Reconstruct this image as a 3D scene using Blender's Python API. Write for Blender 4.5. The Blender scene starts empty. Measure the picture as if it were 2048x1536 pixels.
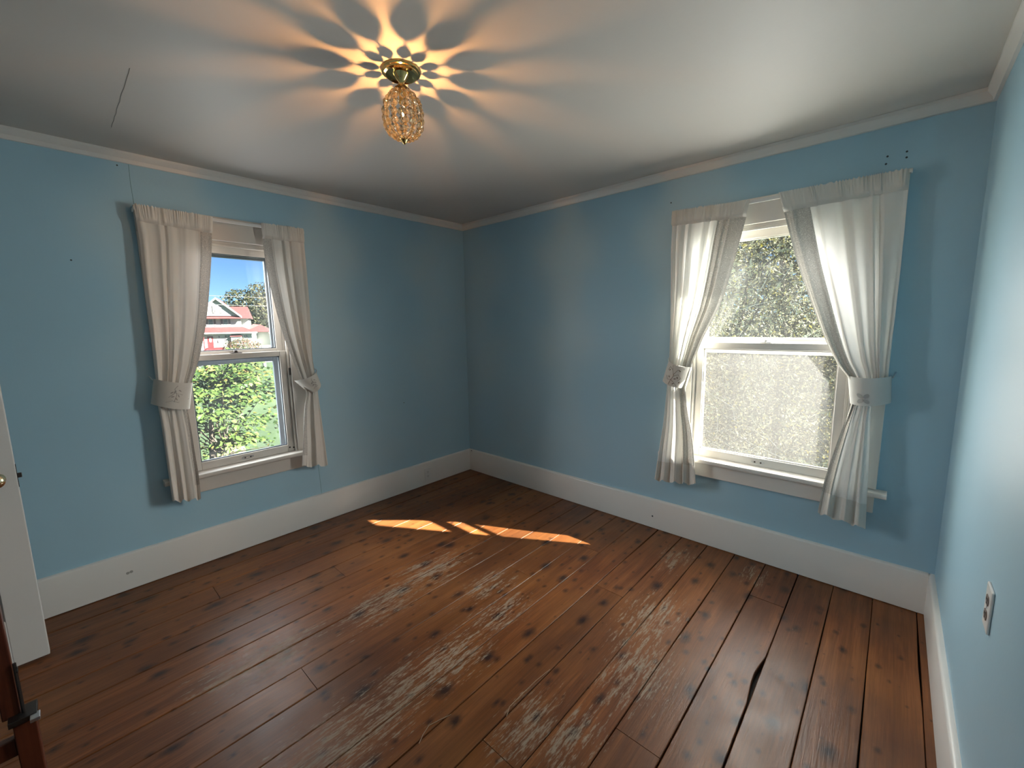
import bpy, bmesh, math, random
from mathutils import Vector, Matrix
import numpy as np

PI = math.pi
random.seed(7)
sc = bpy.context.scene
col = sc.collection

# ------------------------------------------------------------------ camera
CAM = Vector((3.1317, -2.7782, 1.4559))
yaw, pitch, roll, fpx = -0.7392, -0.1396, -0.0173, 840.9
fw = Vector((math.sin(yaw) * math.cos(pitch), math.cos(yaw) * math.cos(pitch), math.sin(pitch)))
rt = Vector((math.cos(yaw), -math.sin(yaw), 0)); up = rt.cross(fw)
r2 = math.cos(roll) * rt + math.sin(roll) * up
u2 = -math.sin(roll) * rt + math.cos(roll) * up
cd = bpy.data.cameras.new('camera'); cam = bpy.data.objects.new('camera', cd); col.objects.link(cam)
cam.matrix_world = Matrix(((r2.x, u2.x, -fw.x, CAM.x), (r2.y, u2.y, -fw.y, CAM.y), (r2.z, u2.z, -fw.z, CAM.z), (0, 0, 0, 1)))
cd.sensor_width = 36; cd.lens = fpx / 2048 * 36; cd.clip_start = .02; cd.clip_end = 2000
sc.camera = cam

# ------------------------------------------------------------------ light, exposure
SUN_DIR = Vector((1.72, 1.0, 1.32)).normalized()          # towards the sun
SUN_E, SKY_S, EXPO = 84.0, 0.17, 0.0
w = bpy.data.worlds.new('sky'); sc.world = w; w.use_nodes = True
nt = w.node_tree; nt.nodes.clear()
sk = nt.nodes.new('ShaderNodeTexSky'); sk.sky_type = 'NISHITA'; sk.sun_disc = False
sk.sun_elevation = math.asin(SUN_DIR.z); sk.sun_rotation = math.atan2(SUN_DIR.x, SUN_DIR.y)
sk.altitude = 4000; sk.air_density = 1.0; sk.dust_density = .0; sk.ozone_density = 5.0
bg = nt.nodes.new('ShaderNodeBackground'); bg.inputs[1].default_value = SKY_S
wo = nt.nodes.new('ShaderNodeOutputWorld')
hs = nt.nodes.new('ShaderNodeHueSaturation'); hs.inputs['Saturation'].default_value = 1.05
nt.links.new(sk.outputs[0], hs.inputs['Color']); nt.links.new(hs.outputs[0], bg.inputs[0]); nt.links.new(bg.outputs[0], wo.inputs[0])
sl = bpy.data.lights.new('sun', 'SUN'); sl.energy = SUN_E; sl.angle = math.radians(.55); sl.color = (1, .93, .82)
so = bpy.data.objects.new('sun', sl); col.objects.link(so)
so.rotation_euler = (-SUN_DIR).to_track_quat('-Z', 'Y').to_euler(); so.location = (40, 24, 30)

def portal(name, loc, size, rot):                          # sampling portals in the two window openings
    l = bpy.data.lights.new(name, 'AREA'); l.shape = 'RECTANGLE'; l.size, l.size_y = size
    l.cycles.is_portal = True
    o = bpy.data.objects.new(name, l); col.objects.link(o); o.location = loc; o.rotation_euler = rot
portal('daylight_portal', (-.24, -1.96, 1.28), (1.45, .70), (0, -PI / 2, 0))
portal('daylight_portal', (2.58, .24, 1.28), (.88, 1.45), (-PI / 2, 0, 0))

def fill_lamp(name, loc, target, size, power, c):           # added area lamps, unseen by the camera, boosting the light at both windows
    l = bpy.data.lights.new(name, 'AREA'); l.shape = 'RECTANGLE'; l.size, l.size_y = size; l.energy = power; l.color = c
    o = bpy.data.objects.new(name, l); col.objects.link(o); o.location = loc
    o.rotation_euler = (Vector(target) - Vector(loc)).to_track_quat('-Z', 'Y').to_euler()
fill_lamp('right_window_fill', (2.577, .20, 1.23), (2.30, -.80, 1.03), (.60, 1.16), 44., (1., .965, .92))
fill_lamp('right_outdoor_fill', (4.2, 1.5, 2.0), (2.58, 0., 1.3), (2., 2.), 560., (1., .96, .90))
fill_lamp('left_outdoor_fill', (-1.6, -3.2, 2.3), (0., -1.96, 1.3), (2., 2.), 330., (.97, .97, 1.))
fill_lamp('left_window_fill', (-.112, -1.963, 1.27), (.888, -1.86, 1.11), (.46, 1.30), 12., (.96, .97, 1.))

vs = sc.view_settings
vs.view_transform = 'Standard'; vs.look = 'None'; vs.gamma = 1; vs.use_curve_mapping = False; vs.exposure = EXPO
cy = sc.cycles
cy.use_denoising = True
cy.adaptive_threshold = .1; cy.max_bounces = 12; cy.diffuse_bounces = 6; cy.glossy_bounces = 4; cy.transmission_bounces = 10; cy.transparent_max_bounces = 14
cy.caustics_reflective = False; cy.caustics_refractive = False; cy.sample_clamp_indirect = 6; cy.blur_glossy = .5

# ------------------------------------------------------------------ material helpers
class Mat:
    def __init__(s, name):
        s.m = bpy.data.materials.new(name); s.m.use_nodes = True; s.nt = s.m.node_tree; s.nt.nodes.clear()
        s.out = s.nt.nodes.new('ShaderNodeOutputMaterial')
    def n(s, t, ins=None, **props):
        nd = s.nt.nodes.new('ShaderNode' + t)
        for k, v in props.items(): setattr(nd, k, v)
        for k, v in (ins or {}).items():
            if isinstance(v, bpy.types.NodeSocket): s.nt.links.new(v, nd.inputs[k])
            else:
                if isinstance(v, tuple) and len(v) == 3 and nd.inputs[k].type == 'RGBA': v = v + (1,)
                nd.inputs[k].default_value = v
        return nd
    def math(s, op, a, b=0., c=None):
        ins = {0: a, 1: b}
        if c is not None: ins[2] = c
        return s.n('Math', ins, operation=op).outputs[0]
    def mix(s, f, a, b, mode='MIX'):
        nd = s.nt.nodes.new('ShaderNodeMix'); nd.data_type = 'RGBA'; nd.blend_type = mode
        for k, v in ((0, f), (6, a), (7, b)):
            if isinstance(v, bpy.types.NodeSocket): s.nt.links.new(v, nd.inputs[k])
            else: nd.inputs[k].default_value = v + (1,) if isinstance(v, tuple) else v
        return nd.outputs[2]
    def ramp(s, f, stops, interp='LINEAR'):
        nd = s.nt.nodes.new('ShaderNodeValToRGB'); cr = nd.color_ramp; cr.interpolation = interp
        while len(cr.elements) < len(stops): cr.elements.new(.5)
        for e, (p, c) in zip(cr.elements, stops):
            e.position = p; e.color = (c + (1,)) if isinstance(c, tuple) else (c, c, c, 1)
        s.nt.links.new(f, nd.inputs[0]); return nd.outputs[0]
    def pos(s, scale=(1, 1, 1), off=None):
        g = s.n('NewGeometry').outputs['Position']
        if off is not None: g = s.n('VectorMath', {0: g, 1: off}, operation='ADD').outputs[0]
        return s.n('VectorMath', {0: g, 1: scale}, operation='MULTIPLY').outputs[0]
    def noise(s, vec, scale, detail=4., rough=.5, dist=0.):
        return s.n('TexNoise', {'Vector': vec, 'Scale': scale, 'Detail': detail, 'Roughness': rough, 'Distortion': dist}).outputs[0]
    def bump(s, h, strength=.2, dist=.01):
        return s.n('Bump', {'Height': h, 'Strength': strength, 'Distance': dist}).outputs[0]
    def bsdf(s, **kw):
        nd = s.n('BsdfPrincipled', {k.replace('_', ' '): v for k, v in kw.items()})
        return nd.outputs[0]
    def done(s, sh):
        s.nt.links.new(sh, s.out.inputs[0]); return s.m

def paint(name, c, rough=.4, var=.06, bump=.05, scale=2.5, spec=.5, bscale=90):
    M = Mat(name); p = M.pos()
    n1 = M.noise(p, scale, 3)
    cc = M.mix(M.math('MULTIPLY', n1, 1.), tuple(x * (1 - var) for x in c), tuple(x * (1 + var) for x in c))
    n2 = M.noise(p, bscale, 1)
    hb = M.math('ADD', M.math('MULTIPLY', n2, .25), M.noise(p, 5, 1))
    return M.done(M.bsdf(Base_Color=cc, Roughness=M.math('ADD', M.math('MULTIPLY', n1, .12), rough - .06),
                         Specular_IOR_Level=spec, Normal=M.bump(hb, bump, .01)))

def metal(name, c, rough=.2):
    M = Mat(name); n1 = M.noise(M.pos(), 60, 3)
    return M.done(M.bsdf(Base_Color=c, Metallic=1., Roughness=M.math('ADD', M.math('MULTIPLY', n1, .12), rough - .06)))

def leafmat(name, stops, trans=.35, rough=.5):
    M = Mat(name); r = M.n('NewGeometry').outputs['Random Per Island']
    c = M.ramp(r, stops)
    d = M.n('BsdfDiffuse', {'Color': c}).outputs[0]; t = M.n('BsdfTranslucent', {'Color': c}).outputs[0]
    g = M.n('BsdfGlossy', {'Color': (1, 1, 1), 'Roughness': rough}).outputs[0]
    m1 = M.n('MixShader', {0: trans, 1: d, 2: t}).outputs[0]
    return M.done(M.n('MixShader', {0: .012, 1: m1, 2: g}).outputs[0])

def cloth(name, c, trans=.45, lace=False, weave=900):
    M = Mat(name); p = M.pos()
    cc = M.mix(M.noise(p, 14, 4), tuple(x * .93 for x in c), c)
    h = M.noise(p, weave, 2)
    tf = trans
    if lace:
        v = M.n('TexVoronoi', {'Vector': p, 'Scale': 62.}, feature='F1').outputs['Distance']
        ring = M.math('MULTIPLY', M.math('SINE', M.math('MULTIPLY', v, 19.)), .5)
        n2 = M.noise(p, 120, 2)
        k = M.math('ADD', M.math('MULTIPLY', ring, .55), M.math('MULTIPLY', n2, .45))
        cc = M.mix(M.ramp(k, [(.25, 0.), (.55, 1.)]), tuple(x * .72 for x in c), c)
        h = k
    nb = M.bump(h, .25, .002)
    d = M.n('BsdfDiffuse', {'Color': cc, 'Normal': nb}).outputs[0]
    t = M.n('BsdfTranslucent', {'Color': cc, 'Normal': nb}).outputs[0]
    return M.done(M.n('MixShader', {0: tf, 1: d, 2: t}).outputs[0])

def glassmat(name, dust=.04, tint=(.97, .985, .98), streak=True, tr=None, spots=False):
    M = Mat(name); p = M.pos()
    n1 = M.ramp(M.noise(p, 7, 6, .65), [(.35, .4), (.75, 1.)])
    n2 = M.noise(M.pos((1, 1, .25)), 30, 4)
    t = M.n('BsdfTransparent', {'Color': tint}).outputs[0]
    g = M.n('BsdfGlossy', {'Color': (1, 1, 1), 'Roughness': .02}).outputs[0]
    fr = M.n('Fresnel', {'IOR': 1.45}).outputs[0]
    ff = M.math('MULTIPLY', fr, M.math('SUBTRACT', 1., M.n('NewGeometry').outputs['Backfacing']))
    a = M.n('MixShader', {0: ff, 1: t, 2: g}).outputs[0]
    d = M.n('BsdfDiffuse', {'Color': (.85, .85, .84)}).outputs[0]
    tl = M.n('BsdfTranslucent', {'Color': (.85, .85, .84)}).outputs[0]
    dd = M.n('MixShader', {0: .6, 1: d, 2: tl}).outputs[0]
    f = M.math('MULTIPLY', M.math('MULTIPLY', n1, M.math('ADD', n2, .5)), dust)
    s = M.n('MixShader', {0: f, 1: a, 2: dd}).outputs[0]
    if spots:                                              # dried dirt specks on the pane
        v = M.n('TexVoronoi', {'Vector': M.pos((1, 1, 1.5)), 'Scale': 42.}, feature='F1')
        cr = M.n('SeparateColor', {0: v.outputs['Color']}).outputs
        z = M.n('SeparateXYZ', {0: p}).outputs[2]
        hi = M.math('MULTIPLY', M.math('GREATER_THAN', cr[0], .62), M.ramp(z, [(.0, 0.), (1., 1.)]))
        hi = M.math('MULTIPLY', M.math('GREATER_THAN', cr[0], .60), M.math('GREATER_THAN', M.math('ADD', z, M.math('MULTIPLY', cr[1], .3)), 1.9))
        k = M.math('MULTIPLY', M.math('LESS_THAN', v.outputs['Distance'], M.math('MULTIPLY', cr[2], .22)), hi)
        bk = M.n('BsdfDiffuse', {'Color': (.03, .035, .05)}).outputs[0]
        s = M.n('MixShader', {0: M.math('MULTIPLY', k, .8), 1: s, 2: bk}).outputs[0]
    return M.done(s)

# wall / trim / floor materials
m_wall = paint('blue_wall_paint', (.365, .56, .675), .46, .05, .10, 1.3, .32, 60)
m_ceil = paint('ceiling_paint', (.60, .565, .525), .55, .04, .10, 1.2, .4, 45)
m_trim = paint('white_trim_paint', (.74, .715, .68), .34, .04, .06, 3, .5, 120)
m_wind = paint('window_paint', (.77, .74, .69), .38, .05, .08, 6, .5, 150)
m_wind1 = paint('shaded_window_paint', (.60, .555, .505), .42, .05, .08, 6, .45, 150)  # darker copy of the window paint; the left window's shade is in it
m_door = paint('door_paint', (.66, .65, .63), .38, .04, .05, 3, .5, 100)
m_dark = paint('dark_gap', (.012, .009, .007), .9, .2, .1)
m_hole = paint('nail_hole_dark', (.04, .05, .06), .8, .2, .1)
m_seam = paint('seam_filler', (.22, .38, .46), .5, .1, .1)
m_crack = paint('ceiling_crack_grey', (.36, .345, .32), .7, .1, .1)
m_plate = paint('outlet_plastic', (.72, .71, .69), .3, .02, .02, 5, .5)
m_slot = paint('outlet_slot', (.03, .028, .026), .6, .1, .02)
m_storm = paint('shaded_storm_frame', (.11, .13, .16), .4, .08, .05)  # dark blue-grey: shade on the left window's outer frame, put into the colour
m_stormw = paint('storm_frame_white', (.74, .74, .73), .4, .05, .05)
m_iron = metal('dark_iron', (.09, .08, .075), .45)
m_steel = metal('worn_steel', (.62, .63, .66), .3)
m_brass = metal('polished_brass', (.80, .56, .22), .12)
m_knob = metal('knob_brass', (.78, .66, .42), .15)
m_glass = glassmat('dusty_glass', .004)
m_glass1 = glassmat('specked_glass', .006, spots=True)

def floor_material():
    M = Mat('worn_pine_boards')
    rnd = M.n('ObjectInfo').outputs['Random']
    off = M.n('CombineXYZ', {0: M.math('MULTIPLY', rnd, 37.), 1: M.math('MULTIPLY', rnd, 91.), 2: M.math('MULTIPLY', rnd, 53.)}).outputs[0]
    P = M.pos()
    pg = M.pos((26, 1.6, 26), off); n1 = M.noise(pg, 1., 6, .6, .6)
    pf = M.pos((240, 5, 240), off); n2 = M.noise(pf, 1., 4, .6, .3)
    base = M.ramp(n1, [(.25, (.095, .030, .010)), (.5, (.18, .062, .019)), (.78, (.29, .112, .036))])
    base = M.mix(M.ramp(n2, [(.3, .55), (.6, 0.)]), base, (.05, .018, .008), 'MIX')
    base = M.mix(1., base, M.ramp(rnd, [(0., (.74, .72, .76)), (.35, (1.0, .92, .85)), (.6, (.84, .84, .9)), (1., (1.28, 1.2, 1.1))]), 'MULTIPLY')
    # broad blotches of old finish
    nb = M.noise(P, 1.7, 4); base = M.mix(M.ramp(nb, [(.38, .0), (.7, .35)]), base, (.31, .125, .034))
    nb2 = M.noise(M.pos((1, .6, 1), (9, 4, 2)), 3.1, 5); base = M.mix(M.ramp(nb2, [(.5, 0.), (.75, .55)]), base, (.055, .022, .013))
    # knots
    def knots(sx, sy, thr, size, shift):
        pk = M.pos((sx, sy, 0.), (shift, shift * .7, 0)); 
        v = M.n('TexVoronoi', {'Vector': pk, 'Scale': 1., 'Randomness': 1.}, feature='F1', voronoi_dimensions='2D')
        cr = M.n('SeparateColor', {0: v.outputs['Color']}).outputs
        d = M.math('ADD', v.outputs['Distance'], M.math('MULTIPLY', M.noise(M.pos((40, 22, 40)), 1., 3, .6), .22))
        k = M.math('DIVIDE', d, M.math('ADD', M.math('MULTIPLY', cr[1], size), size * .35 + .11))
        k = M.ramp(k, [(.45, 1.), (1., 0.)])
        return M.math('MULTIPLY', k, M.math('GREATER_THAN', cr[0], thr))
    base = M.mix(M.math('MULTIPLY', knots(7.0, 4.2, .28, .20, 3.3), .95), base, (.022, .010, .008))
    base = M.mix(M.math('MULTIPLY', knots(13, 8.5, .40, .19, 1.1), .9), base, (.04, .014, .007))
    # wear: bare greyed wood where feet passed
    spots = [(1.179, -1.368, .30), (1.228, -1.723, .30), (1.751, -1.374, .22), (1.786, -1.741, .28), (1.764, -1.95, .33), (1.535, -1.257, .24),
             (1.78, -2.18, .36), (2.35, -.933, .30), (2.435, -1.257, .30), (2.221, -.319, .20), (2.636, -.2, .15), (1.15, -2.3, .28), (2.25, -1.75, .22), (2.4, -1.7, .2)]
    sx = M.n('SeparateXYZ', {0: P}).outputs
    acc = None
    for x, y, r in spots:
        dx = M.math('MULTIPLY', M.math('SUBTRACT', sx[0], x), 1.9 / r); dy = M.math('MULTIPLY', M.math('SUBTRACT', sx[1], y), 1. / r)
        g = M.math('SUBTRACT', 1., M.math('ADD', M.math('MULTIPLY', dx, dx), M.math('MULTIPLY', dy, dy)))
        acc = g if acc is None else M.math('MAXIMUM', acc, g)
    reg = M.math('MAXIMUM', acc, -.9)
    nw = M.noise(M.pos((64, 6.5, 64), off), 1., 6, .72)
    nw2 = M.noise(M.pos((170, 28, 170)), 1., 4, .7)
    wv = M.math('ADD', M.math('MULTIPLY', reg, .095), M.math('ADD', M.math('MULTIPLY', nw, .68), M.math('MULTIPLY', nw2, .46)))
    wear = M.ramp(wv, [(.64, 0.), (.70, .75), (.80, 1.)])
    wcol = M.mix(nw2, (.22, .165, .11), (.40, .33, .25))
    base = M.mix(M.math('MULTIPLY', wear, .85), base, wcol)
    rough = M.math('ADD', M.math('MULTIPLY', wear, .25), M.math('ADD', M.math('MULTIPLY', M.noise(P, 9, 4), .24), .26))
    h = M.noise(M.pos((150, 7, 150), off), 1., 2, .6)
    return M.done(M.bsdf(Base_Color=base, Roughness=rough, Specular_IOR_Level=.38, Normal=M.bump(h, .22, .003)))
m_floor = floor_material()

def cherry():
    M = Mat('cherry_stained_wood'); n1 = M.noise(M.pos((40, 40, 3)), 1., 5, .6, .5)
    return M.done(M.bsdf(Base_Color=M.ramp(n1, [(.3, (.045, .010, .005)), (.7, (.13, .030, .012))]), Roughness=.32))
m_cherry = cherry()

# ------------------------------------------------------------------ mesh helpers
WL = {}                                                    # world location of every object by name
class MB:
    def __init__(s): s.v = []; s.f = []
    def add(s, vs, fs):
        b = len(s.v); s.v += [tuple(p) for p in vs]; s.f += [tuple(i + b for i in f) for f in fs]; return s
    def box(s, x0, x1, y0, y1, z0, z1, T=None):
        x0, x1 = min(x0, x1), max(x0, x1); y0, y1 = min(y0, y1), max(y0, y1); z0, z1 = min(z0, z1), max(z0, z1)
        vs = [(x, y, z) for z in (z0, z1) for y in (y0, y1) for x in (x0, x1)]
        if T: vs = [T(*p) for p in vs]
        return s.add(vs, [(0, 2, 3, 1), (4, 5, 7, 6), (0, 1, 5, 4), (2, 6, 7, 3), (0, 4, 6, 2), (1, 3, 7, 5)])
    def tube(s, pts, rad, n=8, cap=True):
        pts = [Vector(p) for p in pts]; rads = rad if isinstance(rad, (list, tuple)) else [rad] * len(pts)
        vs = []; ref = None
        for i, p in enumerate(pts):
            t = (pts[min(i + 1, len(pts) - 1)] - pts[max(i - 1, 0)]).normalized()
            if ref is None: ref = Vector((0, 0, 1)) if abs(t.z) < .9 else Vector((1, 0, 0))
            a = t.cross(ref).normalized(); b = t.cross(a).normalized(); ref = b.cross(t) if False else ref
            for k in range(n):
                q = p + (a * math.cos(2 * PI * k / n) + b * math.sin(2 * PI * k / n)) * rads[i]; vs.append(q)
        fs = [(i * n + k, i * n + (k + 1) % n, (i + 1) * n + (k + 1) % n, (i + 1) * n + k) for i in range(len(pts) - 1) for k in range(n)]
        if cap: fs += [tuple(range(n - 1, -1, -1)), tuple((len(pts) - 1) * n + k for k in range(n))]
        return s.add(vs, fs)
    def lathe(s, prof, c, n=32, axis='z', closed=False):
        vs = []
        for (r, h) in prof:
            for k in range(n):
                a = 2 * PI * k / n; x, y = r * math.cos(a), r * math.sin(a)
                vs.append({'z': (c[0] + x, c[1] + y, c[2] + h), 'x': (c[0] + h, c[1] + x, c[2] + y), 'y': (c[0] + x, c[1] + h, c[2] + y)}[axis])
        m = len(prof)
        fs = [(i * n + k, i * n + (k + 1) % n, (i + 1) * n + (k + 1) % n, (i + 1) * n + k) for i in range(m - 1) for k in range(n)]
        return s.add(vs, fs)
    def poly(s, pts, ext):                                  # outline extruded by vector ext
        n = len(pts); e = Vector(ext)
        vs = [Vector(p) for p in pts] + [Vector(p) + e for p in pts]
        return s.add(vs, [tuple(range(n - 1, -1, -1)), tuple(range(n, 2 * n))] + [(i, (i + 1) % n, (i + 1) % n + n, i + n) for i in range(n)])
    def build(s, name, mat, parent=None, smooth=False, bevel=0., origin=None, fix=True):
        me = bpy.data.meshes.new(name)
        a = np.array(s.v, float)
        if origin is None:
            lo, hi = a.min(0), a.max(0); origin = ((lo[0] + hi[0]) / 2, (lo[1] + hi[1]) / 2, lo[2])
        o3 = Vector(origin)
        me.from_pydata([tuple(q) for q in (a - np.array(origin))], [], s.f)
        if bevel or fix:
            bm = bmesh.new(); bm.from_mesh(me)
            if fix: bmesh.ops.recalc_face_normals(bm, faces=bm.faces)
            if bevel:
                ed = [e for e in bm.edges if len(e.link_faces) == 2 and e.calc_face_angle(0) > .5]
                bmesh.ops.bevel(bm, geom=ed, offset=bevel, segments=2, affect='EDGES', profile=.5, clamp_overlap=True)
            bm.to_mesh(me); bm.free()
        if smooth:
            me.shade_smooth()
            if smooth != 2: me.set_sharp_from_angle(angle=math.radians(40))
        me.materials.append(mat)
        o = bpy.data.objects.new(name, me); col.objects.link(o)
        place(o, o3, parent); return o
def place(o, wl, parent=None):
    WL[o.name] = Vector(wl)
    if parent: o.parent = parent; o.location = Vector(wl) - WL[parent.name]
    else: o.location = wl
def empty(name, loc):
    o = bpy.data.objects.new(name, None); o.empty_display_size = .1; col.objects.link(o); place(o, loc); return o
def tag(o, label=None, cat=None, group=None, kind=None):
    if label: o['label'] = label
    if cat: o['category'] = cat
    if group: o['group'] = group
    if kind: o['kind'] = kind
    return o
def inst(mesh_obj, name, wl, parent, rot=None, scale=None):
    o = bpy.data.objects.new(name, mesh_obj.data); col.objects.link(o); place(o, wl, parent)
    if rot is not None: o.rotation_euler = rot
    if scale is not None: o.scale = scale
    return o

# ------------------------------------------------------------------ room shell
L2, YR, HC, TH = 3.365, -3.72, 2.40, .22
S1 = (-2.272, -1.654); S2 = (2.181, 2.973)                # sash widths of the two windows
ZS, ZH = .575, 2.0                                        # opening bottom / top
def wall_with_hole(name, T, a0, a1, h0, h1, mat, label):
    b = MB()
    for (p, q, z0, z1) in ((a0, h0, 0, HC), (h1, a1, 0, HC), (h0, h1, 0, ZS), (h0, h1, ZH, HC)):
        b.box(p, q, -TH, 0, z0 - (.05 if z0 == 0 else 0), z1 + (.05 if z1 == HC else 0), T)
    return tag(b.build(name, mat), label, 'wall', kind='structure')
TL = lambda a, d, z: (d, a, z)                             # left wall frame: along y, depth into room = +x
TB = lambda a, d, z: (a, -d, z)                            # back wall frame: along x, depth into room = -y
w1 = wall_with_hole('wall_left', TL, YR - TH, TH, S1[0] - .02, S1[1] + .02, m_wall, 'light blue painted wall with the left window')
w2 = wall_with_hole('wall_back', TB, 0, L2 + TH, S2[0] - .02, S2[1] + .02, m_wall, 'light blue painted wall with the right window')
w3 = tag(MB().box(L2, L2 + TH, YR - TH, 0, -.05, HC + .05).build('wall_right', m_wall), 'light blue painted wall at the right edge with an outlet', 'wall', kind='structure')
DX0, DX1, DZ = .405, 1.19, 2.02                            # doorway in the wall behind the viewer
b = MB(); b.box(0, DX0 - .02, YR - .12, YR, -.05, HC + .05); b.box(DX1 + .02, L2, YR - .12, YR, -.05, HC + .05); b.box(DX0 - .02, DX1 + .02, YR - .12, YR, DZ, HC + .05)
tag(b.build('wall_rear', m_wall), 'light blue wall with the open doorway behind the viewer', 'wall', kind='structure')
ce = tag(MB().box(-TH, L2 + TH, YR - 1.6, TH, HC, HC + .12).build('ceiling', m_ceil), 'off-white painted ceiling with the crystal lamp', 'ceiling', kind='structure')
# hall beyond the doorway
b = MB(); b.box(-.1, 0, YR - 1.6, YR - .12, -.05, HC); b.box(L2, L2 + .1, YR - 1.6, YR - .22, -.05, HC); b.box(-.1, L2 + .1, YR - 1.7, YR - 1.6, -.05, HC)
tag(b.build('wall_hall', m_ceil), 'plain white hallway wall beyond the doorway', 'wall', kind='structure')

# floor: dark sub-floor, every board its own piece
fl = tag(MB().box(-.02, L2 + .02, YR - 1.6, .02, -.09, -.03).build('floor', m_dark), 'worn reddish-brown wide pine board floor', 'floor', kind='structure')
EX = [.0, .179, .344, .510, .675, .841, 1.006, 1.172, 1.337, 1.503, 1.668, 1.836, 1.994, 2.160, 2.325, 2.492, 2.659, 2.824, 2.988, 3.153, 3.320, 3.365]
rf = random.Random(11)
joints = {16: [-.40], 8: [-2.2], 9: [-1.04, -2.9], 7: [-1.2], 12: [-.86, -2.6], 13: [-1.9], 4: [-1.75], 2: [-2.3], 14: [-2.35], 18: [-2.0], 10: [-.55, -2.75], 5: [-.62], 1: [-1.1], 15: [-1.55]}
def edge_fn(seed, amp):
    r = random.Random(seed); ph = [(r.uniform(0, 6), r.uniform(1.2, 9), r.uniform(.2, 1)) for _ in range(5)]
    return lambda y: amp * sum(a * math.sin(f * y + p) for p, f, a in ph)
for k in range(len(EX) - 1):
    x0, x1 = EX[k], EX[k + 1]
    cuts = [0.] + sorted(joints.get(k, []), reverse=True) + [YR - 1.6]
    eL, eR = edge_fn(100 + k, .0006), edge_fn(200 + k, .0006)
    gL = rf.choice([.0012, .0016, .0022, .003]); gR = rf.choice([.0012, .0016, .0022, .003])
    for (ya, yb) in zip(cuts[:-1], cuts[1:]):
        ya2, yb2 = ya - .0012, yb + .0012
        n = max(4, int((ya2 - yb2) / .06)); vs = []
        for i in range(n + 1):
            y = ya2 + (yb2 - ya2) * i / n
            l = x0 + gL + eL(y); r = x1 - gR + eR(y)
            if k == 16:
                r -= .016 * max(0, 1 - abs(y + .97) / .14) ** .8 if abs(y + .97) < .14 else 0      # gouged edge
            if k == 19: r -= .004 * max(0, 1 - abs(y + .45) / .3)
            c = .0022
            for (x, z) in ((l, -.028), (l, -c), (l + c, 0), (r - c, 0), (r, -c), (r, -.028)): vs.append((x, y, z))
        fs = [(i * 6 + j, i * 6 + (j + 1) % 6, (i + 1) * 6 + (j + 1) % 6, (i + 1) * 6 + j) for i in range(n) for j in range(6)]
        fs += [tuple(range(6)), tuple(n * 6 + j for j in range(5, -1, -1))]
        MB().add(vs, fs).build('floorboard', m_floor, fl)

# two pale slivers lifting from the board edges
m_sliver = paint('pale_wood_sliver', (.34, .22, .14), .6, .1, .1)
for pts in ([(2.004, -2.06), (1.987, -2.031), (1.975, -1.995), (1.987, -1.954), (2.002, -1.913)], [(2.165, -1.78), (2.146, -1.743), (2.146, -1.666), (2.147, -1.583), (2.156, -1.499)]):
    MB().tube([(x, y, .0014) for x, y in pts], .0014, 5).build('sliver', m_sliver, fl, smooth=True)

# baseboards (boards with an eased top edge), crown trims
def board_profile(name, T, a0, a1, prof, mat, label, cat):
    b = MB(); n = len(prof)
    vs = [T(a, d, z) for a in (a0, a1) for d, z in prof]
    b.add(vs, [tuple(range(n - 1, -1, -1)), tuple(range(n, 2 * n))] + [(i, (i + 1) % n, (i + 1) % n + n, i + n) for i in range(n)])
    return tag(b.build(name, mat, smooth=True), label, cat, kind='structure')
BB = [(0, .004), (.021, .004), (.021, .204), (.018, .211), (.012, .215), (0, .2155)]
TR = lambda a, d, z: (L2 - d, a, z)
bl = board_profile('baseboard_left', TL, YR, 0, BB, m_trim, 'tall white baseboard under the left window', 'baseboard')
bb = board_profile('baseboard_back', TB, .021, L2 - .021, BB, m_trim, 'tall white baseboard under the right window', 'baseboard')
br = board_profile('baseboard_right', TR, YR, 0, BB, m_trim, 'tall white baseboard along the right-hand wall', 'baseboard')
CR = [(0, 2.347), (.012, 2.349), (.016, 2.356), (.016, 2.362), (.030, 2.380), (.034, 2.384), (.034, 2.3995), (0, 2.3995)]
CRL = [(0, 2.347), (.010, 2.348), (.012, 2.368), (.020, 2.372), (.034, 2.388), (.034, 2.3995), (0, 2.3995)]
board_profile('trim_1', TL, YR, 0, CRL, m_trim, 'narrow white crown moulding above the left window', 'moulding')
board_profile('trim_2', TB, .0, L2, CR, m_trim, 'narrow white crown moulding above the right window', 'moulding')
board_profile('trim_3', TR, YR, -.0, CR, m_trim, 'narrow white crown moulding along the right-hand wall', 'moulding')

# small marks: nail holes, plaster seams, ceiling crack
def mark(parent, T, pts, rad=.004, name='nail_hole', mat=None):
    for a, z in pts:
        b = MB(); vs = [T(a + rad * math.cos(k * PI / 4), d, z + rad * math.sin(k * PI / 4)) for d in (0., .0008) for k in range(8)]
        b.add(vs, [tuple(range(7, -1, -1)), tuple(range(8, 16))] + [(k, (k + 1) % 8, (k + 1) % 8 + 8, k + 8) for k in range(8)])
        b.build(name, mat or m_hole, parent)
mark(w2, TB, [(3.1, 2.22), (3.101, 2.194), (3.03, 2.183), (3.033, 2.216), (2.0, 2.21)], .0045)
mark(w1, TL, [(-2.421, 2.33), (-2.648, 1.82), (-.746, .80)], .004)
mark(bl, lambda a, d, z: (d + .0208, a, z), [(-2.62, .102), (-2.605, .104)], .008, 'chip', m_crack)
mark(bb, lambda a, d, z: (a, -d - .0208, z), [(.05, .205), (1.95, .09)], .006, 'chip', m_hole)
def seam(parent, mat, pts, wdt=.0025):
    MB().tube(pts, wdt, 5).build('seam', mat, parent, smooth=True)
seam(w1, m_seam, [(0, -2.374, 2.346), (0, -2.376, 2.25), (0, -2.373, 2.14)], .0015)
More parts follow.
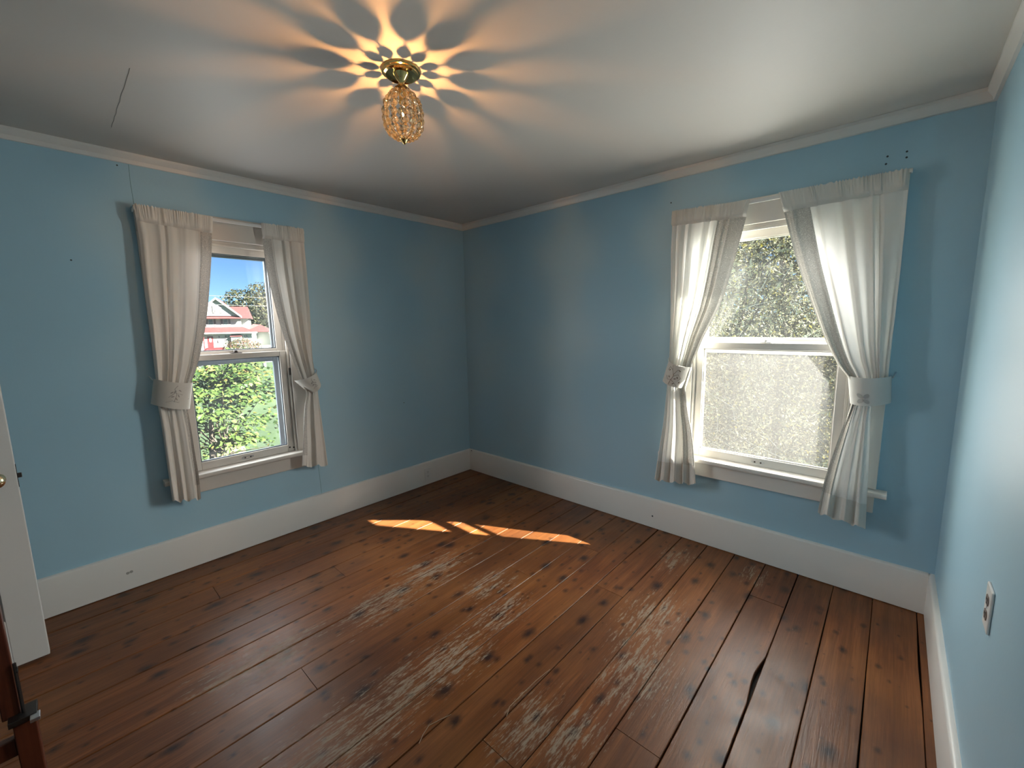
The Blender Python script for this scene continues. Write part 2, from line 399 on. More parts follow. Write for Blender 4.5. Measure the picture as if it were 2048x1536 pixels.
seam(w1, m_seam, [(0, -1.517, .46), (0, -1.512, .34), (0, -1.508, .215)], .0018)
rc = random.Random(3)
seam(ce, m_crack, [(1.0 - .654 * t / 14, -2.462 + rc.uniform(-.0015, .0015), HC) for t in range(15)], .0016)

# ------------------------------------------------------------------ windows
def window(n, T, S, label, storm_mat, lower_glass, upper_glass, screen, cap, cw):
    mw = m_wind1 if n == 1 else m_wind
    a0, a1 = S; base = T((a0 + a1) / 2, 0, ZS)
    W = tag(empty('window_%d' % n, base), label, 'window', kind='structure')
    def bx(name, p, q, d0, d1, z0, z1, mat=None, parent=W, bev=.003):
        return MB().box(p, q, d0, d1, z0, z1, T).build(name, mat or mw, parent, bevel=bev)
    # jambs and sloping sill in the opening
    bx('jamb', a0 - .02, a0, -TH, .0, ZS, ZH); bx('jamb', a1, a1 + .02, -TH, .0, ZS, ZH)
    bx('head_jamb', a0, a1, -TH, 0, ZH - .02, ZH)
    s = MB(); pr = [(-.26, .535), (-.26, .56), (-.012, .586), (-.012, .555), (-TH, .535)]
    s.add([T(a, d, z) for a in (a0 - .0, a1 + .0) for d, z in pr], [(4, 3, 2, 1, 0), (5, 6, 7, 8, 9)] + [(i, (i + 1) % 5, (i + 1) % 5 + 5, i + 5) for i in range(5)])
    s.build('outer_sill', mw, W)
    # stops and parting beads
    for (p, q) in ((a0, a0 + .014), (a1 - .014, a1)):
        bx('stop', p, q, -.006, .006, ZS + .012, ZH - .02, bev=.002); bx('parting_bead', p, q, -.054, -.046, ZS + .012, ZH - .02, bev=.001)
    bx('head_stop', a0, a1, -.006, .006, ZH - .034, ZH - .02, bev=.002)
    if n == 1:                                              # dark strips added to put shade on the outer jambs
        for (p, q) in ((a0, a0 + .010), (a1 - .010, a1)): bx('jamb_shade_strip', p, q, -.127, -.094, ZS + .012, ZH - .02, m_storm, W, .001)
    # casings
    co, tz = .002, 2.118
    bx('casing', a0 - cw, a0 - co, 0, .021, ZS + .013, ZH - .002); bx('casing', a1 + co, a1 + cw, 0, .021, ZS + .013, ZH - .002)
    bx('head_casing', a0 - cw, a1 + cw, 0, .023, ZH - .002, tz)
    bx('cap_moulding', a0 - cw - cap, a1 + cw + cap, 0, .023 + cap, tz, tz + .018, bev=.004)
    # stool with rounded nosing, apron
    hn = .03 if n == 1 else .042
    st = MB(); pr = [(-.012, .556), (.050, .556), (.058, .560), (.061, .571), (.058, .582), (.050, .586), (-.012, .588)]
    m = len(pr)
    st.add([T(a, d, z) for a in (a0 - cw - hn, a1 + cw + hn) for d, z in pr], [tuple(range(m - 1, -1, -1)), tuple(range(m, 2 * m))] + [(i, (i + 1) % m, (i + 1) % m + m, i + m) for i in range(m)])
    st.build('stool', mw, W, smooth=True)
    bx('apron', a0 - cw + .004, a1 + cw - .004, 0, .020, .462, .556)
    # sashes
    def sash(name, d0, d1, z0, z1, rb, rtp, sw, gl):
        e = empty(name, T((a0 + a1) / 2, (d0 + d1) / 2, z0)); WLs = WL[e.name]; place(e, WLs, W)
        l, r = a0 + .003, a1 - .003
        bx('stile', l, l + sw, d0, d1, z0, z1, parent=e); bx('stile', r - sw, r, d0, d1, z0, z1, parent=e)
        bx('rail', l + sw, r - sw, d0, d1, z0, z0 + rb, parent=e); bx('rail', l + sw, r - sw, d0, d1, z1 - rtp, z1, parent=e)
        dm = (d0 + d1) / 2
        MB().box(l + sw - .004, r - sw + .004, dm - .0015, dm + .0015, z0 + rb - .004, z1 - rtp + .004, T).build('pane', gl, e)
        # glazing beads
        bd = MB()
        for (p, q, za, zb) in ((l + sw, l + sw + .006, z0 + rb, z1 - rtp), (r - sw - .006, r - sw, z0 + rb, z1 - rtp), (l + sw, r - sw, z0 + rb, z0 + rb + .006), (l + sw, r - sw, z1 - rtp - .006, z1 - rtp)):
            bd.box(p, q, dm - .008, dm - .0016, za, zb, T); bd.box(p, q, dm + .0016, dm + .006, za, zb, T)
        bd.build('glazing_bead', mw if storm_mat is m_stormw else m_storm, e)
        return e
    lo = sash('lower_sash', -.044, -.010, .588, 1.305 if n == 1 else 1.327, .050, .034 if n == 1 else .040, .052, lower_glass)
    us = sash('upper_sash', -.090, -.056, 1.292 if n == 1 else 1.318, ZH - .022, .032, .046, .052, upper_glass)
    ac = (a0 + a1) / 2; zr = 1.305 if n == 1 else 1.327
    # sash lock on the meeting rail, finger lift on the bottom rail
    lk = MB(); lk.box(ac - .032, ac + .032, -.04, -.014, zr, zr + .005, T); lk.build('lock_plate', m_iron if n == 1 else m_stormw, lo, bevel=.001)
    k = MB(); c = T(ac, -.03, zr + .005); k.lathe([(.001, .016), (.010, .014), (.013, .006), (.014, 0)], c, 14); k.build('lock_cam', m_iron if n == 1 else m_stormw, lo, smooth=True)
    lf = MB()
    for q in range(20):
        t0, t1 = 2 * PI * q / 20, 2 * PI * (q + 1) / 20
        lf.tube([T(ac + .034 * math.cos(t0), -.009, .612 + .010 * math.sin(t0)), T(ac + .034 * math.cos(t1), -.009, .612 + .010 * math.sin(t1))], .0022, 5)
    lf.build('finger_lift', m_steel if n == 1 else m_stormw, lo, smooth=True)
    for s_ in (-1, 1):
        h = MB(); cc = T(ac + .016 * s_, -.0085, .612)
        h.lathe([(.0, .0), (.005, 0), (.005, .001), (0, .001)], cc, 10, 'x' if n == 1 else 'y'); h.build('screw', m_iron, lo)
    if n == 1:
        bx('sash_bolt', a1 - .010, a1 + .004, -.008, .012, 1.135, 1.185, m_iron, lo, .003)
        for (aa, zz) in ((a1 - .018, .612), (a1 - .044, .618), (a0 + .02, .60)):
            h = MB(); h.lathe([(0, 0), (.006, 0), (.006, .002), (0, .002)], T(aa, -.0105, zz), 10, 'x'); h.build('bolt_hole', m_slot, lo)
    # storm window
    d0, d1 = -.150, -.128; e = empty('storm_window', T(ac, d0, ZS)); place(e, WL[e.name], W)
    fwid = .060 if n == 1 else .030
    bx('storm_frame', a0, a0 + fwid, d0, d1, ZS - .01, ZH - .02, storm_mat, e, .002); bx('storm_frame', a1 - fwid, a1, d0, d1, ZS - .01, ZH - .02, storm_mat, e, .002)
    bx('storm_frame', a0 + fwid, a1 - fwid, d0, d1, ZH - .02 - (.062 if n == 1 else .045), ZH - .02, storm_mat, e, .002); bx('storm_frame', a0 + fwid, a1 - fwid, d0, d1, ZS - .01, ZS + .03, storm_mat, e, .002)
    bx('storm_rail', a0 + fwid, a1 - fwid, d0, d1, 1.232 if n == 1 else 1.255, 1.292, storm_mat, e, .002)
    MB().box(a0 + fwid, a1 - fwid, d0 + .010, d0 + .013, 1.29, ZH - .03, T).build('storm_pane', m_glass, e)
    if screen:
        MB().box(a0 + fwid, a1 - fwid, d0 + .006, d0 + .0075, ZS + .03, 1.264, T).build('insect_screen', screen, e)
    else:
        MB().box(a0 + fwid, a1 - fwid, d0 + .010, d0 + .013, ZS + .03, 1.264, T).build('storm_pane', m_glass1, e)
    return W

def screenmat():
    M = Mat('insect_screen_mesh'); p = M.pos((1, 1, 1))
    n1 = M.noise(p, 380, 2); n2 = M.noise(p, 5, 4)
    f = M.math('ADD', M.math('ADD', .22, M.math('MULTIPLY', n1, .12)), M.math('MULTIPLY', n2, .14))
    t = M.n('BsdfTransparent', {'Color': (1, 1, 1)}).outputs[0]
    d = M.n('BsdfDiffuse', {'Color': (.088, .086, .083)}).outputs[0]; l = M.n('BsdfTranslucent', {'Color': (.088, .086, .083)}).outputs[0]
    dd = M.n('MixShader', {0: .5, 1: d, 2: l}).outputs[0]
    return M.done(M.n('MixShader', {0: f, 1: t, 2: dd}).outputs[0])
m_screen = screenmat()
m_glass2 = glassmat('hazy_glass', .007)
m_glass3 = glassmat('clear_glass', .008)
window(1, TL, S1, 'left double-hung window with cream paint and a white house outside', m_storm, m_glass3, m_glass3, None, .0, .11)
window(2, TB, S2, 'right double-hung window with an insect screen and foliage outside', m_stormw, m_glass2, m_glass2, m_screen, .008, .147)

# ------------------------------------------------------------------ curtains
ROWS = {
    'c1': [(-2.385,2.129,-2.031,2.122), (-2.382,2.049,-2.041,2.033), (-2.378,1.968,-2.051,1.943), (-2.380,1.885,-2.064,1.852), (-2.382,1.801,-2.078,1.762), (-2.384,1.716,-2.093,1.671), (-2.385,1.631,-2.108,1.580), (-2.385,1.545,-2.127,1.490), (-2.385,1.458,-2.148,1.400), (-2.387,1.370,-2.173,1.312), (-2.388,1.282,-2.200,1.225), (-2.390,1.192,-2.235,1.143), (-2.395,1.128,-2.251,1.080), (-2.399,1.063,-2.267,1.016), (-2.395,0.972,-2.264,0.936), (-2.394,0.890,-2.261,0.856), (-2.394,0.807,-2.260,0.775), (-2.394,0.724,-2.258,0.693), (-2.394,0.640,-2.255,0.610), (-2.394,0.555,-2.256,0.526), (-2.393,0.469,-2.259,0.443)],
    'c2': [(-1.773,2.129,-1.510,2.132), (-1.771,2.040,-1.509,2.045), (-1.769,1.949,-1.509,1.958), (-1.765,1.859,-1.509,1.871), (-1.757,1.768,-1.509,1.782), (-1.745,1.677,-1.510,1.693), (-1.733,1.584,-1.511,1.603), (-1.718,1.491,-1.514,1.512), (-1.700,1.397,-1.518,1.421), (-1.675,1.304,-1.521,1.329), (-1.648,1.208,-1.521,1.236), (-1.620,1.111,-1.514,1.143), (-1.605,1.055,-1.510,1.087), (-1.589,0.997,-1.506,1.030), (-1.608,0.923,-1.503,0.943), (-1.621,0.850,-1.499,0.863), (-1.631,0.778,-1.496,0.782), (-1.639,0.705,-1.492,0.700), (-1.647,0.631,-1.488,0.618), (-1.657,0.558,-1.485,0.535), (-1.668,0.486,-1.482,0.451)],
    'c3': [(2.036,2.140,2.472,2.120), (2.034,2.058,2.457,2.040), (2.033,1.976,2.440,1.958), (2.033,1.893,2.423,1.875), (2.036,1.809,2.406,1.790), (2.039,1.724,2.386,1.705), (2.041,1.639,2.364,1.618), (2.044,1.553,2.337,1.532), (2.046,1.466,2.299,1.448), (2.048,1.379,2.259,1.363), (2.050,1.291,2.225,1.272), (2.052,1.203,2.190,1.178), (2.049,1.142,2.177,1.112), (2.046,1.081,2.164,1.045), (2.042,0.980,2.177,0.956), (2.037,0.884,2.193,0.867), (2.030,0.788,2.215,0.781), (2.019,0.690,2.231,0.693), (2.007,0.590,2.242,0.602), (1.997,0.490,2.251,0.512), (1.986,0.387,2.260,0.421)],
    'c4': [(2.607,2.129,3.116,2.125), (2.633,2.034,3.118,2.043), (2.659,1.939,3.119,1.961), (2.686,1.845,3.121,1.878), (2.714,1.752,3.121,1.794), (2.745,1.661,3.122,1.710), (2.778,1.571,3.122,1.624), (2.811,1.481,3.121,1.538), (2.844,1.393,3.121,1.451), (2.880,1.307,3.118,1.363), (2.920,1.226,3.116,1.274), (2.971,1.158,3.115,1.183), (2.982,1.095,3.095,1.118), (2.992,1.032,3.072,1.045), (2.975,0.949,3.071,0.953), (2.958,0.866,3.075,0.862), (2.941,0.781,3.080,0.771), (2.925,0.694,3.084,0.679), (2.911,0.606,3.088,0.586), (2.902,0.515,3.092,0.492), (2.895,0.423,3.096,0.397)],
}
m_cl1 = cloth('cream_curtain_cotton', (.76, .71, .65), .06)
m_cl1b = cloth('cream_curtain_border', (.66, .61, .555), .04, lace=True)
m_cl2 = cloth('white_curtain_cotton', (.83, .825, .80), .25)
m_cl2b = cloth('white_curtain_lace_border', (.68, .66, .61), .05, lace=True)
m_cl2h = cloth('white_curtain_double_hem', (.70, .685, .64), .04)
m_tie = cloth('tieback_linen', (.72, .68, .62), .1)
m_tie4 = cloth('tieback_grey_linen', (.66, .67, .65), .1)
m_emb = paint('embroidery_thread_brown', (.20, .15, .11), .7, .1, .1)
m_emb4 = paint('embroidery_thread_grey', (.36, .37, .37), .7, .1, .1)
m_emb1 = paint('embroidery_thread_taupe', (.38, .34, .31), .7, .1, .1)
m_glimmer = paint('hook_blue_glimmer', (.50, .62, .66), .5, .1, .1)  # bluish glimmer of the metal hook, put into its colour

def curtain(key, T, inner, nf, mats, label, group, hemh, ubord):
    """inner = 'R' or 'L': side of the window opening; folds run from the rod pocket through the tieback to the hem."""
    R = np.array(ROWS[key]); NR = len(R); rr = random.Random(sum(map(ord, key)))
    mp, mb_, mh, mt, me_ = mats
    NV, NU = 150, 40 * nf
    vt = np.linspace(0, NR - 1, NV)
    def smooth_interp(c):
        x = np.arange(NR); return np.interp(vt, x, R[:, c])
    aL, zL, aR, zR = [smooth_interp(c) for c in range(4)]
    ker = np.array([1, 2, 3, 2, 1]) / 9
    def sm(y):
        q = np.convolve(np.pad(y, 2, 'edge'), ker, 'valid'); q[0] = y[0]; q[-1] = y[-1]; return q
    aL, aR = sm(aL), sm(aR)
    tie = 12.0                                              # row index of the tieback
    ph = [rr.uniform(0, 2 * PI) for _ in range(6)]
    warp = lambda u: u + .035 * math.sin(2 * PI * u * 1.7 + ph[0]) + .018 * math.sin(2 * PI * u * 4.1 + ph[1])
    fold_amp = [rr.uniform(.55, 1.25) for _ in range(nf + 3)]
    P = np.zeros((NV, NU + 1, 3))
    for i in range(NV):
        t = vt[i]
        if t <= tie:
            s = t / tie; amp = .005 + .011 * s ** .7; d0 = .062 + .016 * s
        else:
            s = (t - tie) / (NR - 1 - tie); amp = .009 + .010 * s; d0 = .078 + .012 * s
        hd = max(0., 1 - t / .9)                             # ruffled rod pocket
        for j in range(NU + 1):
            u = j / NU; uu = warp(u)
            k = int(min(max(uu * nf, 0), nf)); fa = fold_amp[k] * (1 - (uu * nf - k)) + fold_amp[k + 1] * (uu * nf - k) if k < nf else fold_amp[k]
            wv = math.sin(2 * PI * nf * uu + ph[2] + .5 * math.sin(t * .35 + ph[3])) + .22 * math.sin(2 * PI * nf * 2.3 * uu + ph[4] + t * .12)
            if t > tie:
                bl = min(1., (t - tie) / 2.5); nl = max(2, round(nf * .55))
                wv = wv * (1 - .75 * bl) + .85 * bl * math.sin(2 * PI * nl * uu + ph[3])
            inb = (u > 1 - ubord - .02) if inner == 'R' else (u < ubord + .02)
            d = d0 + amp * fa * wv * (.55 if inb and t < tie else 1.)
            d += hd * (.004 * math.sin(2 * PI * nf * 6.7 * uu + ph[5]) * (.35 if inb else 1))
            if t < 1.0: d = .0745 + abs(d - .066) * .8 * (.6 if t < .12 else 1.)
            eu = min(u, 1 - u); d -= .006 * max(0, 1 - eu / .04)
            a = aL[i] + (aR[i] - aL[i]) * u
            z = zL[i] + (zR[i] - zL[i]) * u
            if t > NR - 3: z += .012 * math.sin(2 * PI * max(2, round(nf * .55)) * uu + ph[3]) * (t - (NR - 3)) / 2
            if t < .05: z += .004 * math.sin(2 * PI * nf * 6.3 * uu + ph[1]) * (.3 if inb else 1)
            P[i, j] = T(a, d, z)
    base = P[-1, NU // 2]
    C = tag(empty('curtain', tuple(base)), label, 'curtain', group)
    iu = int(round(NU * (1 - ubord))) if inner == 'R' else int(round(NU * ubord))
    ih = 8; ie = NV - 1 - int(hemh / (1.7 / NV))
    def patch(name, i0, i1, j0, j1, mat, parent=C, off=0.):
        vs = []; fs = []; nj = j1 - j0 + 1
        for i in range(i0, i1 + 1):
            for j in range(j0, j1 + 1): vs.append(P[i, j])
        for i in range(i1 - i0):
            for j in range(j1 - j0): fs.append((i * nj + j, i * nj + j + 1, (i + 1) * nj + j + 1, (i + 1) * nj + j))
        o = MB().add(vs, fs).build(name, mat, parent, smooth=2, fix=False); return o
    if inner == 'R': jm, jb = (0, iu), (iu, NU)
    else: jm, jb = (iu, NU), (0, iu)
    patch('rod_pocket', 0, ih, 0, NU, mh)
    patch('panel', ih, ie, jm[0], jm[1], mp)
    patch('border', ih, ie, jb[0], jb[1], mb_)
    patch('hem', ie, NV - 1, 0, NU, mh)
    # tieback band wrapping the gathered cloth, with embroidery and a wall hook
    q = TIES[key]; nbu, nbv = 18, 5; front = []; 
    def band(u, v, off):
        a = (q[0][0] * (1 - u) + q[1][0] * u) * (1 - v) + (q[3][0] * (1 - u) + q[2][0] * u) * v
        z = (q[0][1] * (1 - u) + q[1][1] * u) * (1 - v) + (q[3][1] * (1 - u) + q[2][1] * u) * v
        return T(a, .052 + .068 * math.sin(PI * min(max(u, 0), 1)) ** .55 + off, z - .006 * math.sin(PI * u))
    vs = []; fs = []
    for off in (0., .004):
        for i in range(nbv + 1):
            for j in range(nbu + 1): vs.append(band(j / nbu, i / nbv, off))
    nn = (nbu + 1) * (nbv + 1); ix = lambda i, j, o: o * nn + i * (nbu + 1) + j
    for o in (0, 1):
        for i in range(nbv):
            for j in range(nbu): fs.append((ix(i, j, o), ix(i, j + 1, o), ix(i + 1, j + 1, o), ix(i + 1, j, o)))
    for i in range(nbv): fs += [(ix(i, 0, 0), ix(i + 1, 0, 0), ix(i + 1, 0, 1), ix(i, 0, 1)), (ix(i, nbu, 0), ix(i + 1, nbu, 0), ix(i + 1, nbu, 1), ix(i, nbu, 1))]
    for j in range(nbu): fs += [(ix(0, j, 0), ix(0, j + 1, 0), ix(0, j + 1, 1), ix(0, j, 1)), (ix(nbv, j, 0), ix(nbv, j + 1, 0), ix(nbv, j + 1, 1), ix(nbv, j, 1))]
    tb = MB().add(vs, fs).build('tieback', mt, C, smooth=True)
    em = MB()
    def petal(u, v, ang, ln, wd):
        ww = abs(q[1][0] - q[0][0]); hh = abs(q[3][1] - q[0][1])
        ring = []
        for k in range(10):
            t = 2 * PI * k / 10; x = ln * .5 * math.cos(t); y = wd * .5 * math.sin(t)
            X = x * math.cos(ang) - y * math.sin(ang); Y = x * math.sin(ang) + y * math.cos(ang)
            ring.append((u + X / ww, v - Y / hh))
        vs = [band(a, b_, .0045) for a, b_ in ring] + [band(a, b_, .0062) for a, b_ in ring]
        em.add(vs, [tuple(range(9, -1, -1)), tuple(range(10, 20))] + [(k, (k + 1) % 10, (k + 1) % 10 + 10, k + 10) for k in range(10)])
    def stem(pts): em.tube([band(u, v, .0052) for u, v in pts], .0011, 5)
    if key == 'c4':
        for an in (PI / 4, 3 * PI / 4, 5 * PI / 4, 7 * PI / 4): petal(.36 + .11 * math.cos(an), .74 - .13 * math.sin(an), an, .030, .019)
    elif key == 'c3':
        stem([(.40, .95), (.45, .7), (.52, .5), (.42, .25), (.38, .05)]); stem([(.52, .5), (.68, .4), (.8, .55), (.72, .7)]); stem([(.45, .7), (.6, .8), (.75, .95)])
        stem([(.42, .25), (.28, .15), (.22, .35)]); stem([(.50, .45), (.62, .2), (.85, .12)]); stem([(.45, .7), (.3, .75), (.22, .6)])
        for (u, v, an) in ((.60, .62, .4), (.68, .55, 2.), (.3, .3, 1.1), (.7, .22, 2.6), (.58, .86, .7), (.35, .6, 2.2), (.78, .75, 1.2)): petal(u, v, an, .014, .006)
    else:
        stem([(.3, .8), (.45, .7), (.6, .75), (.9, .6)]); stem([(.5, .75), (.55, .45), (.48, .25), (.55, .12)]); stem([(.35, .6), (.5, .4), (.7, .45)])
        for (u, v, an) in ((.45, .55, .4), (.6, .5, 2.), (.5, .35, 1.1), (.62, .3, 2.6), (.42, .4, .7), (.55, .62, 2.2)): petal(u, v, an, .016, .006)
    tag(em.build('embroidery', me_, tb, smooth=True), 'stitched sprig on the tieback band')
    hu = 0. if (q[0][0] - aL[60]) ** 2 <= (q[1][0] - aR[60]) ** 2 and inner == 'R' else 1.
    p0 = band(hu, .15, 0.); out = -1 if hu == 0 else 1
    ac, zc = q[0 if hu == 0 else 1]
    hk = MB(); hk.tube([T(ac + out * .004, .056, zc - .01), T(ac + out * .012, .04, zc + .006), T(ac + out * .014, .016, zc + .012), T(ac + out * .014, 0., zc + .012)], .0028, 7)
    hk.build('hook', m_glimmer if key in ('c1', 'c3') else m_steel, C, smooth=True)
    return C
# tieback band corners (along, height): top-left, top-right, bottom-right, bottom-left
TIES = {'c1': [(-2.398, 1.190), (-2.222, 1.150), (-2.252, .995), (-2.425, 1.050)],
        'c2': [(-1.652, 1.098), (-1.500, 1.150), (-1.478, 1.062), (-1.560, .995)],
        'c3': [(2.044, 1.212), (2.192, 1.172), (2.158, 1.035), (2.008, 1.078)],
        'c4': [(2.965, 1.172), (3.132, 1.180), (3.140, 1.050), (2.985, 1.030)]}
g1, g2 = 'curtains at the left window', 'curtains at the right window'
curtain('c1', TL, 'R', 5, (m_cl1, m_cl1b, m_cl1, m_tie, m_emb1), 'cream curtain tied back at the left side of the left window', g1, .10, .17)
curtain('c2', TL, 'L', 4, (m_cl1, m_cl1b, m_cl1, m_tie, m_emb1), 'narrow cream curtain tied back at the right side of the left window', g1, .10, .20)
curtain('c3', TB, 'R', 7, (m_cl2, m_cl2b, m_cl2h, m_tie, m_emb), 'sunlit white curtain with lace border at the left side of the right window', g2, .12, .36)
curtain('c4', TB, 'L', 6, (m_cl2, m_cl2b, m_cl2h, m_tie4, m_emb4), 'wide white curtain with grey tieback nearest the right-hand wall', g2, .12, .24)

def rod(T, a0, a1, z, label):
    e = tag(empty('curtain_rod', T((a0 + a1) / 2, 0, z)), label, 'curtain rod', 'white rods over the windows')
    MB().box(a0, a1, .060, .067, z - .009, z + .009, T).build('bar', m_stormw, e, bevel=.002)
    for a in (a0, a1 - .006): MB().box(a, a + .006, .0, .064, z - .009, z + .009, T).build('bracket', m_stormw, e, bevel=.001)
rod(TL, -2.388, -1.505, 2.108, 'flat white curtain rod across the top of the left window')
rod(TB, 2.032, 3.112, 2.108, 'flat white curtain rod across the top of the right window')

# ------------------------------------------------------------------ outlets
def outlet(T, a, z, label, sock_mat):
    e = tag(empty('wall_outlet', T(a, 0, z)), label, 'outlet', 'wall outlets')
    MB().box(a - .035, a + .035, 0, .006, z - .057, z + .057, T).build('cover_plate', m_plate, e, bevel=.0035)
    for s in (1, -1):
        zc = z + s * .0195; pts = []
        for k in range(20):
            t = 2 * PI * k / 20; x = .017 * math.cos(t); y = max(-.0125, min(.0125, .0165 * math.sin(t))); pts.append((a + x, zc + y))
        b = MB(); vs = [T(p, d, q) for d in (.0045, .0078) for p, q in pts]
        b.add(vs, [tuple(range(19, -1, -1)), tuple(range(20, 40))] + [(k, (k + 1) % 20, (k + 1) % 20 + 20, k + 20) for k in range(20)])
        so_ = b.build('socket', sock_mat, e, bevel=.0006)
        for da, h in ((-.006, .009), (.006, .007)): MB().box(a + da - .0011, a + da + .0011, .0076, .0084, zc - .001, zc + h - .001, T).build('slot', m_slot, so_)
        g = MB(); g.add([T(a + .0024 * math.cos(k * PI / 5), d, zc - .0075 + .0024 * math.sin(k * PI / 5)) for d in (.0076, .0084) for k in range(10)], [tuple(range(9, -1, -1)), tuple(range(10, 20))] + [(k, (k + 1) % 10, (k + 1) % 10 + 10, k + 10) for k in range(10)])
        g.build('ground_hole', m_slot, so_)
    s = MB(); s.add([T(a + .003 * math.cos(k * PI / 5), d, z + .003 * math.sin(k * PI / 5)) for d in (.005, .0072) for k in range(10)], [tuple(range(9, -1, -1)), tuple(range(10, 20))] + [(k, (k + 1) % 10, (k + 1) % 10 + 10, k + 10) for k in range(10)])
    s.build('screw', m_steel, e)
m_sock = paint('brown_socket_plastic', (.16, .12, .10), .35, .05, .02)
outlet(lambda a, d, z: (d + .021, a, z), -.548, .103, 'white wall outlet set into the baseboard near the far corner', m_plate)
outlet(lambda a, d, z: (L2 - d, a, z), -1.245, .722, 'white wall outlet on the right-hand blue wall', m_sock)

# ------------------------------------------------------------------ open door at the left edge
D = tag(empty('door_1', (.40, -3.3, 0)), 'white panelled door standing open at the left edge', 'door', kind='structure')
dx0, dx1, dy0, dy1 = .365, .400, -3.70, -2.930
def dbox(name, y0, y1, z0, z1, x0=dx0, x1=dx1, mat=m_door, bev=.002): return MB().box(x0, x1, y0, y1, z0, z1).build(name, mat, D, bevel=bev)
dbox('stile', dy1 - .105, dy1, .012, 1.985); dbox('stile', dy0, dy0 + .105, .012, 1.985)
for z0, z1 in ((.012, .23), (.86, 1.0), (1.86, 1.985)): dbox('rail', dy0 + .105, dy1 - .105, z0, z1)
dbox('mullion', (dy0 + dy1) / 2 - .05, (dy0 + dy1) / 2 + .05, .23, .86); dbox('mullion', (dy0 + dy1) / 2 - .05, (dy0 + dy1) / 2 + .05, 1.0, 1.86)
for z0, z1 in ((.23, .86), (1.0, 1.86)):
    for y0, y1 in ((dy0 + .105, (dy0 + dy1) / 2 - .05), ((dy0 + dy1) / 2 + .05, dy1 - .105)):
        dbox('panel', y0, y1, z0, z1, dx0 + .009, dx1 - .011)
kz, ky = .852, -2.985
MB().lathe([(.0, .0), (.026, .0), (.026, .004), (.010, .007), (.009, .026), (.018, .030), (.0265, .042), (.026, .052), (.016, .061), (0, .063)], (dx1, ky, kz), 28, 'x').build('knob', m_knob, D, smooth=True)
MB().box(dx0 + .010, dx1 - .010, dy1, dy1 + .0016, kz - .05, kz + .05).build('latch_plate', m_iron, D)
MB().box(dx0 + .013, dx1 - .012, dy1, dy1 + .014, kz - .010, kz + .010).build('latch_bolt', m_iron, D, bevel=.002)

# doorway casing behind the viewer
dc = tag(empty('trim_4', ((DX0 + DX1) / 2, YR, 0)), 'white door casing around the open doorway', 'moulding', kind='structure')
for (x0, x1, z0, z1) in ((DX0 - .11, DX0 - .005, 0, DZ + .11), (DX1 + .005, DX1 + .11, 0, DZ + .11), (DX0 - .005, DX1 + .005, DZ + .005, DZ + .11)):
    MB().box(x0, x1, YR, YR + .02, z0, z1).build('casing', m_trim, dc, bevel=.003)
for (x0, x1, z0, z1) in ((DX0 - .02, DX0, 0, DZ), (DX1, DX1 + .02, 0, DZ), (DX0, DX1, DZ - .02, DZ)):
    MB().box(x0, x1, YR - .12, YR, z0, z1).build('jamb', m_trim, dc)

# ------------------------------------------------------------------ smoke detector
sd = tag(empty('smoke_detector', (.978, -2.846, HC)), 'small white round smoke detector on the ceiling at upper left', 'smoke detector')
MB().lathe([(0, 0), (.068, 0), (.070, -.008), (.070, -.012)], (.978, -2.846, HC), 36).build('base', m_plate, sd, smooth=True)
MB().lathe([(.066, -.012), (.064, -.030), (.050, -.038), (0, -.040)], (.978, -2.846, HC), 36).build('cover', m_plate, sd, smooth=True)

# ------------------------------------------------------------------ crystal ceiling lamp
LX, LY = 1.687, -1.777
lamp = tag(empty('ceiling_lamp', (LX, LY, HC)), 'lit brass ceiling lamp with a basket of clear crystal beads', 'ceiling lamp')
MB().lathe([(0, 0), (.072, 0), (.0725, -.004), (.070, -.009), (.064, -.011), (.063, -.015), (.056, -.019), (.050, -.017), (.030, -.013), (0, -.013)], (LX, LY, HC), 56).build('canopy', m_brass, lamp, smooth=True)
MB().lathe([(.030, -.012), (.028, -.018), (.018, -.030), (.011, -.040), (.010, -.047), (.014, -.050), (.014, -.056), (.010, -.060), (0, -.060)], (LX, LY, HC), 36).build('stem', m_brass, lamp, smooth=True)
MB().lathe([(0, 2.344), (.011, 2.342), (.012, 2.300), (.013, 2.290), (0, 2.290)], (LX, LY, 0), 20).build('socket', m_brass, lamp, smooth=True)
def emis(name, c, s):
    M = Mat(name); n1 = M.noise(M.pos(), 30, 2)
    return M.done(M.n('Emission', {'Color': M.mix(n1, c, tuple(min(1, x * 1.05) for x in c)), 'Strength': s}).outputs[0])
m_bulb = emis('filament_glow', (1., .47, .165), 15000.)
ZB = 2.252
def bulbglass():
    M = Mat('clear_bulb_glass'); n1 = M.noise(M.pos(), 90, 2)
    t = M.n('BsdfTransparent', {'Color': (1., .95, .86)}).outputs[0]
    g = M.n('BsdfGlossy', {'Color': (1, 1, 1), 'Roughness': .03}).outputs[0]
    return M.done(M.n('MixShader', {0: M.math('ADD', M.math('MULTIPLY', n1, .02), .06), 1: t, 2: g}).outputs[0])
bu = MB().lathe([(0, -.034), (.004, -.030), (.010, -.014), (.0135, .004), (.0125, .018), (.009, .032), (.009, .040)], (LX, LY, ZB), 20).build('bulb', bulbglass(), lamp, smooth=True)
MB().lathe([(0, -.007), (.0018, -.006), (.0026, 0), (.0018, .006), (0, .007)], (LX, LY, ZB), 12).build('filament', m_bulb, bu, smooth=True)
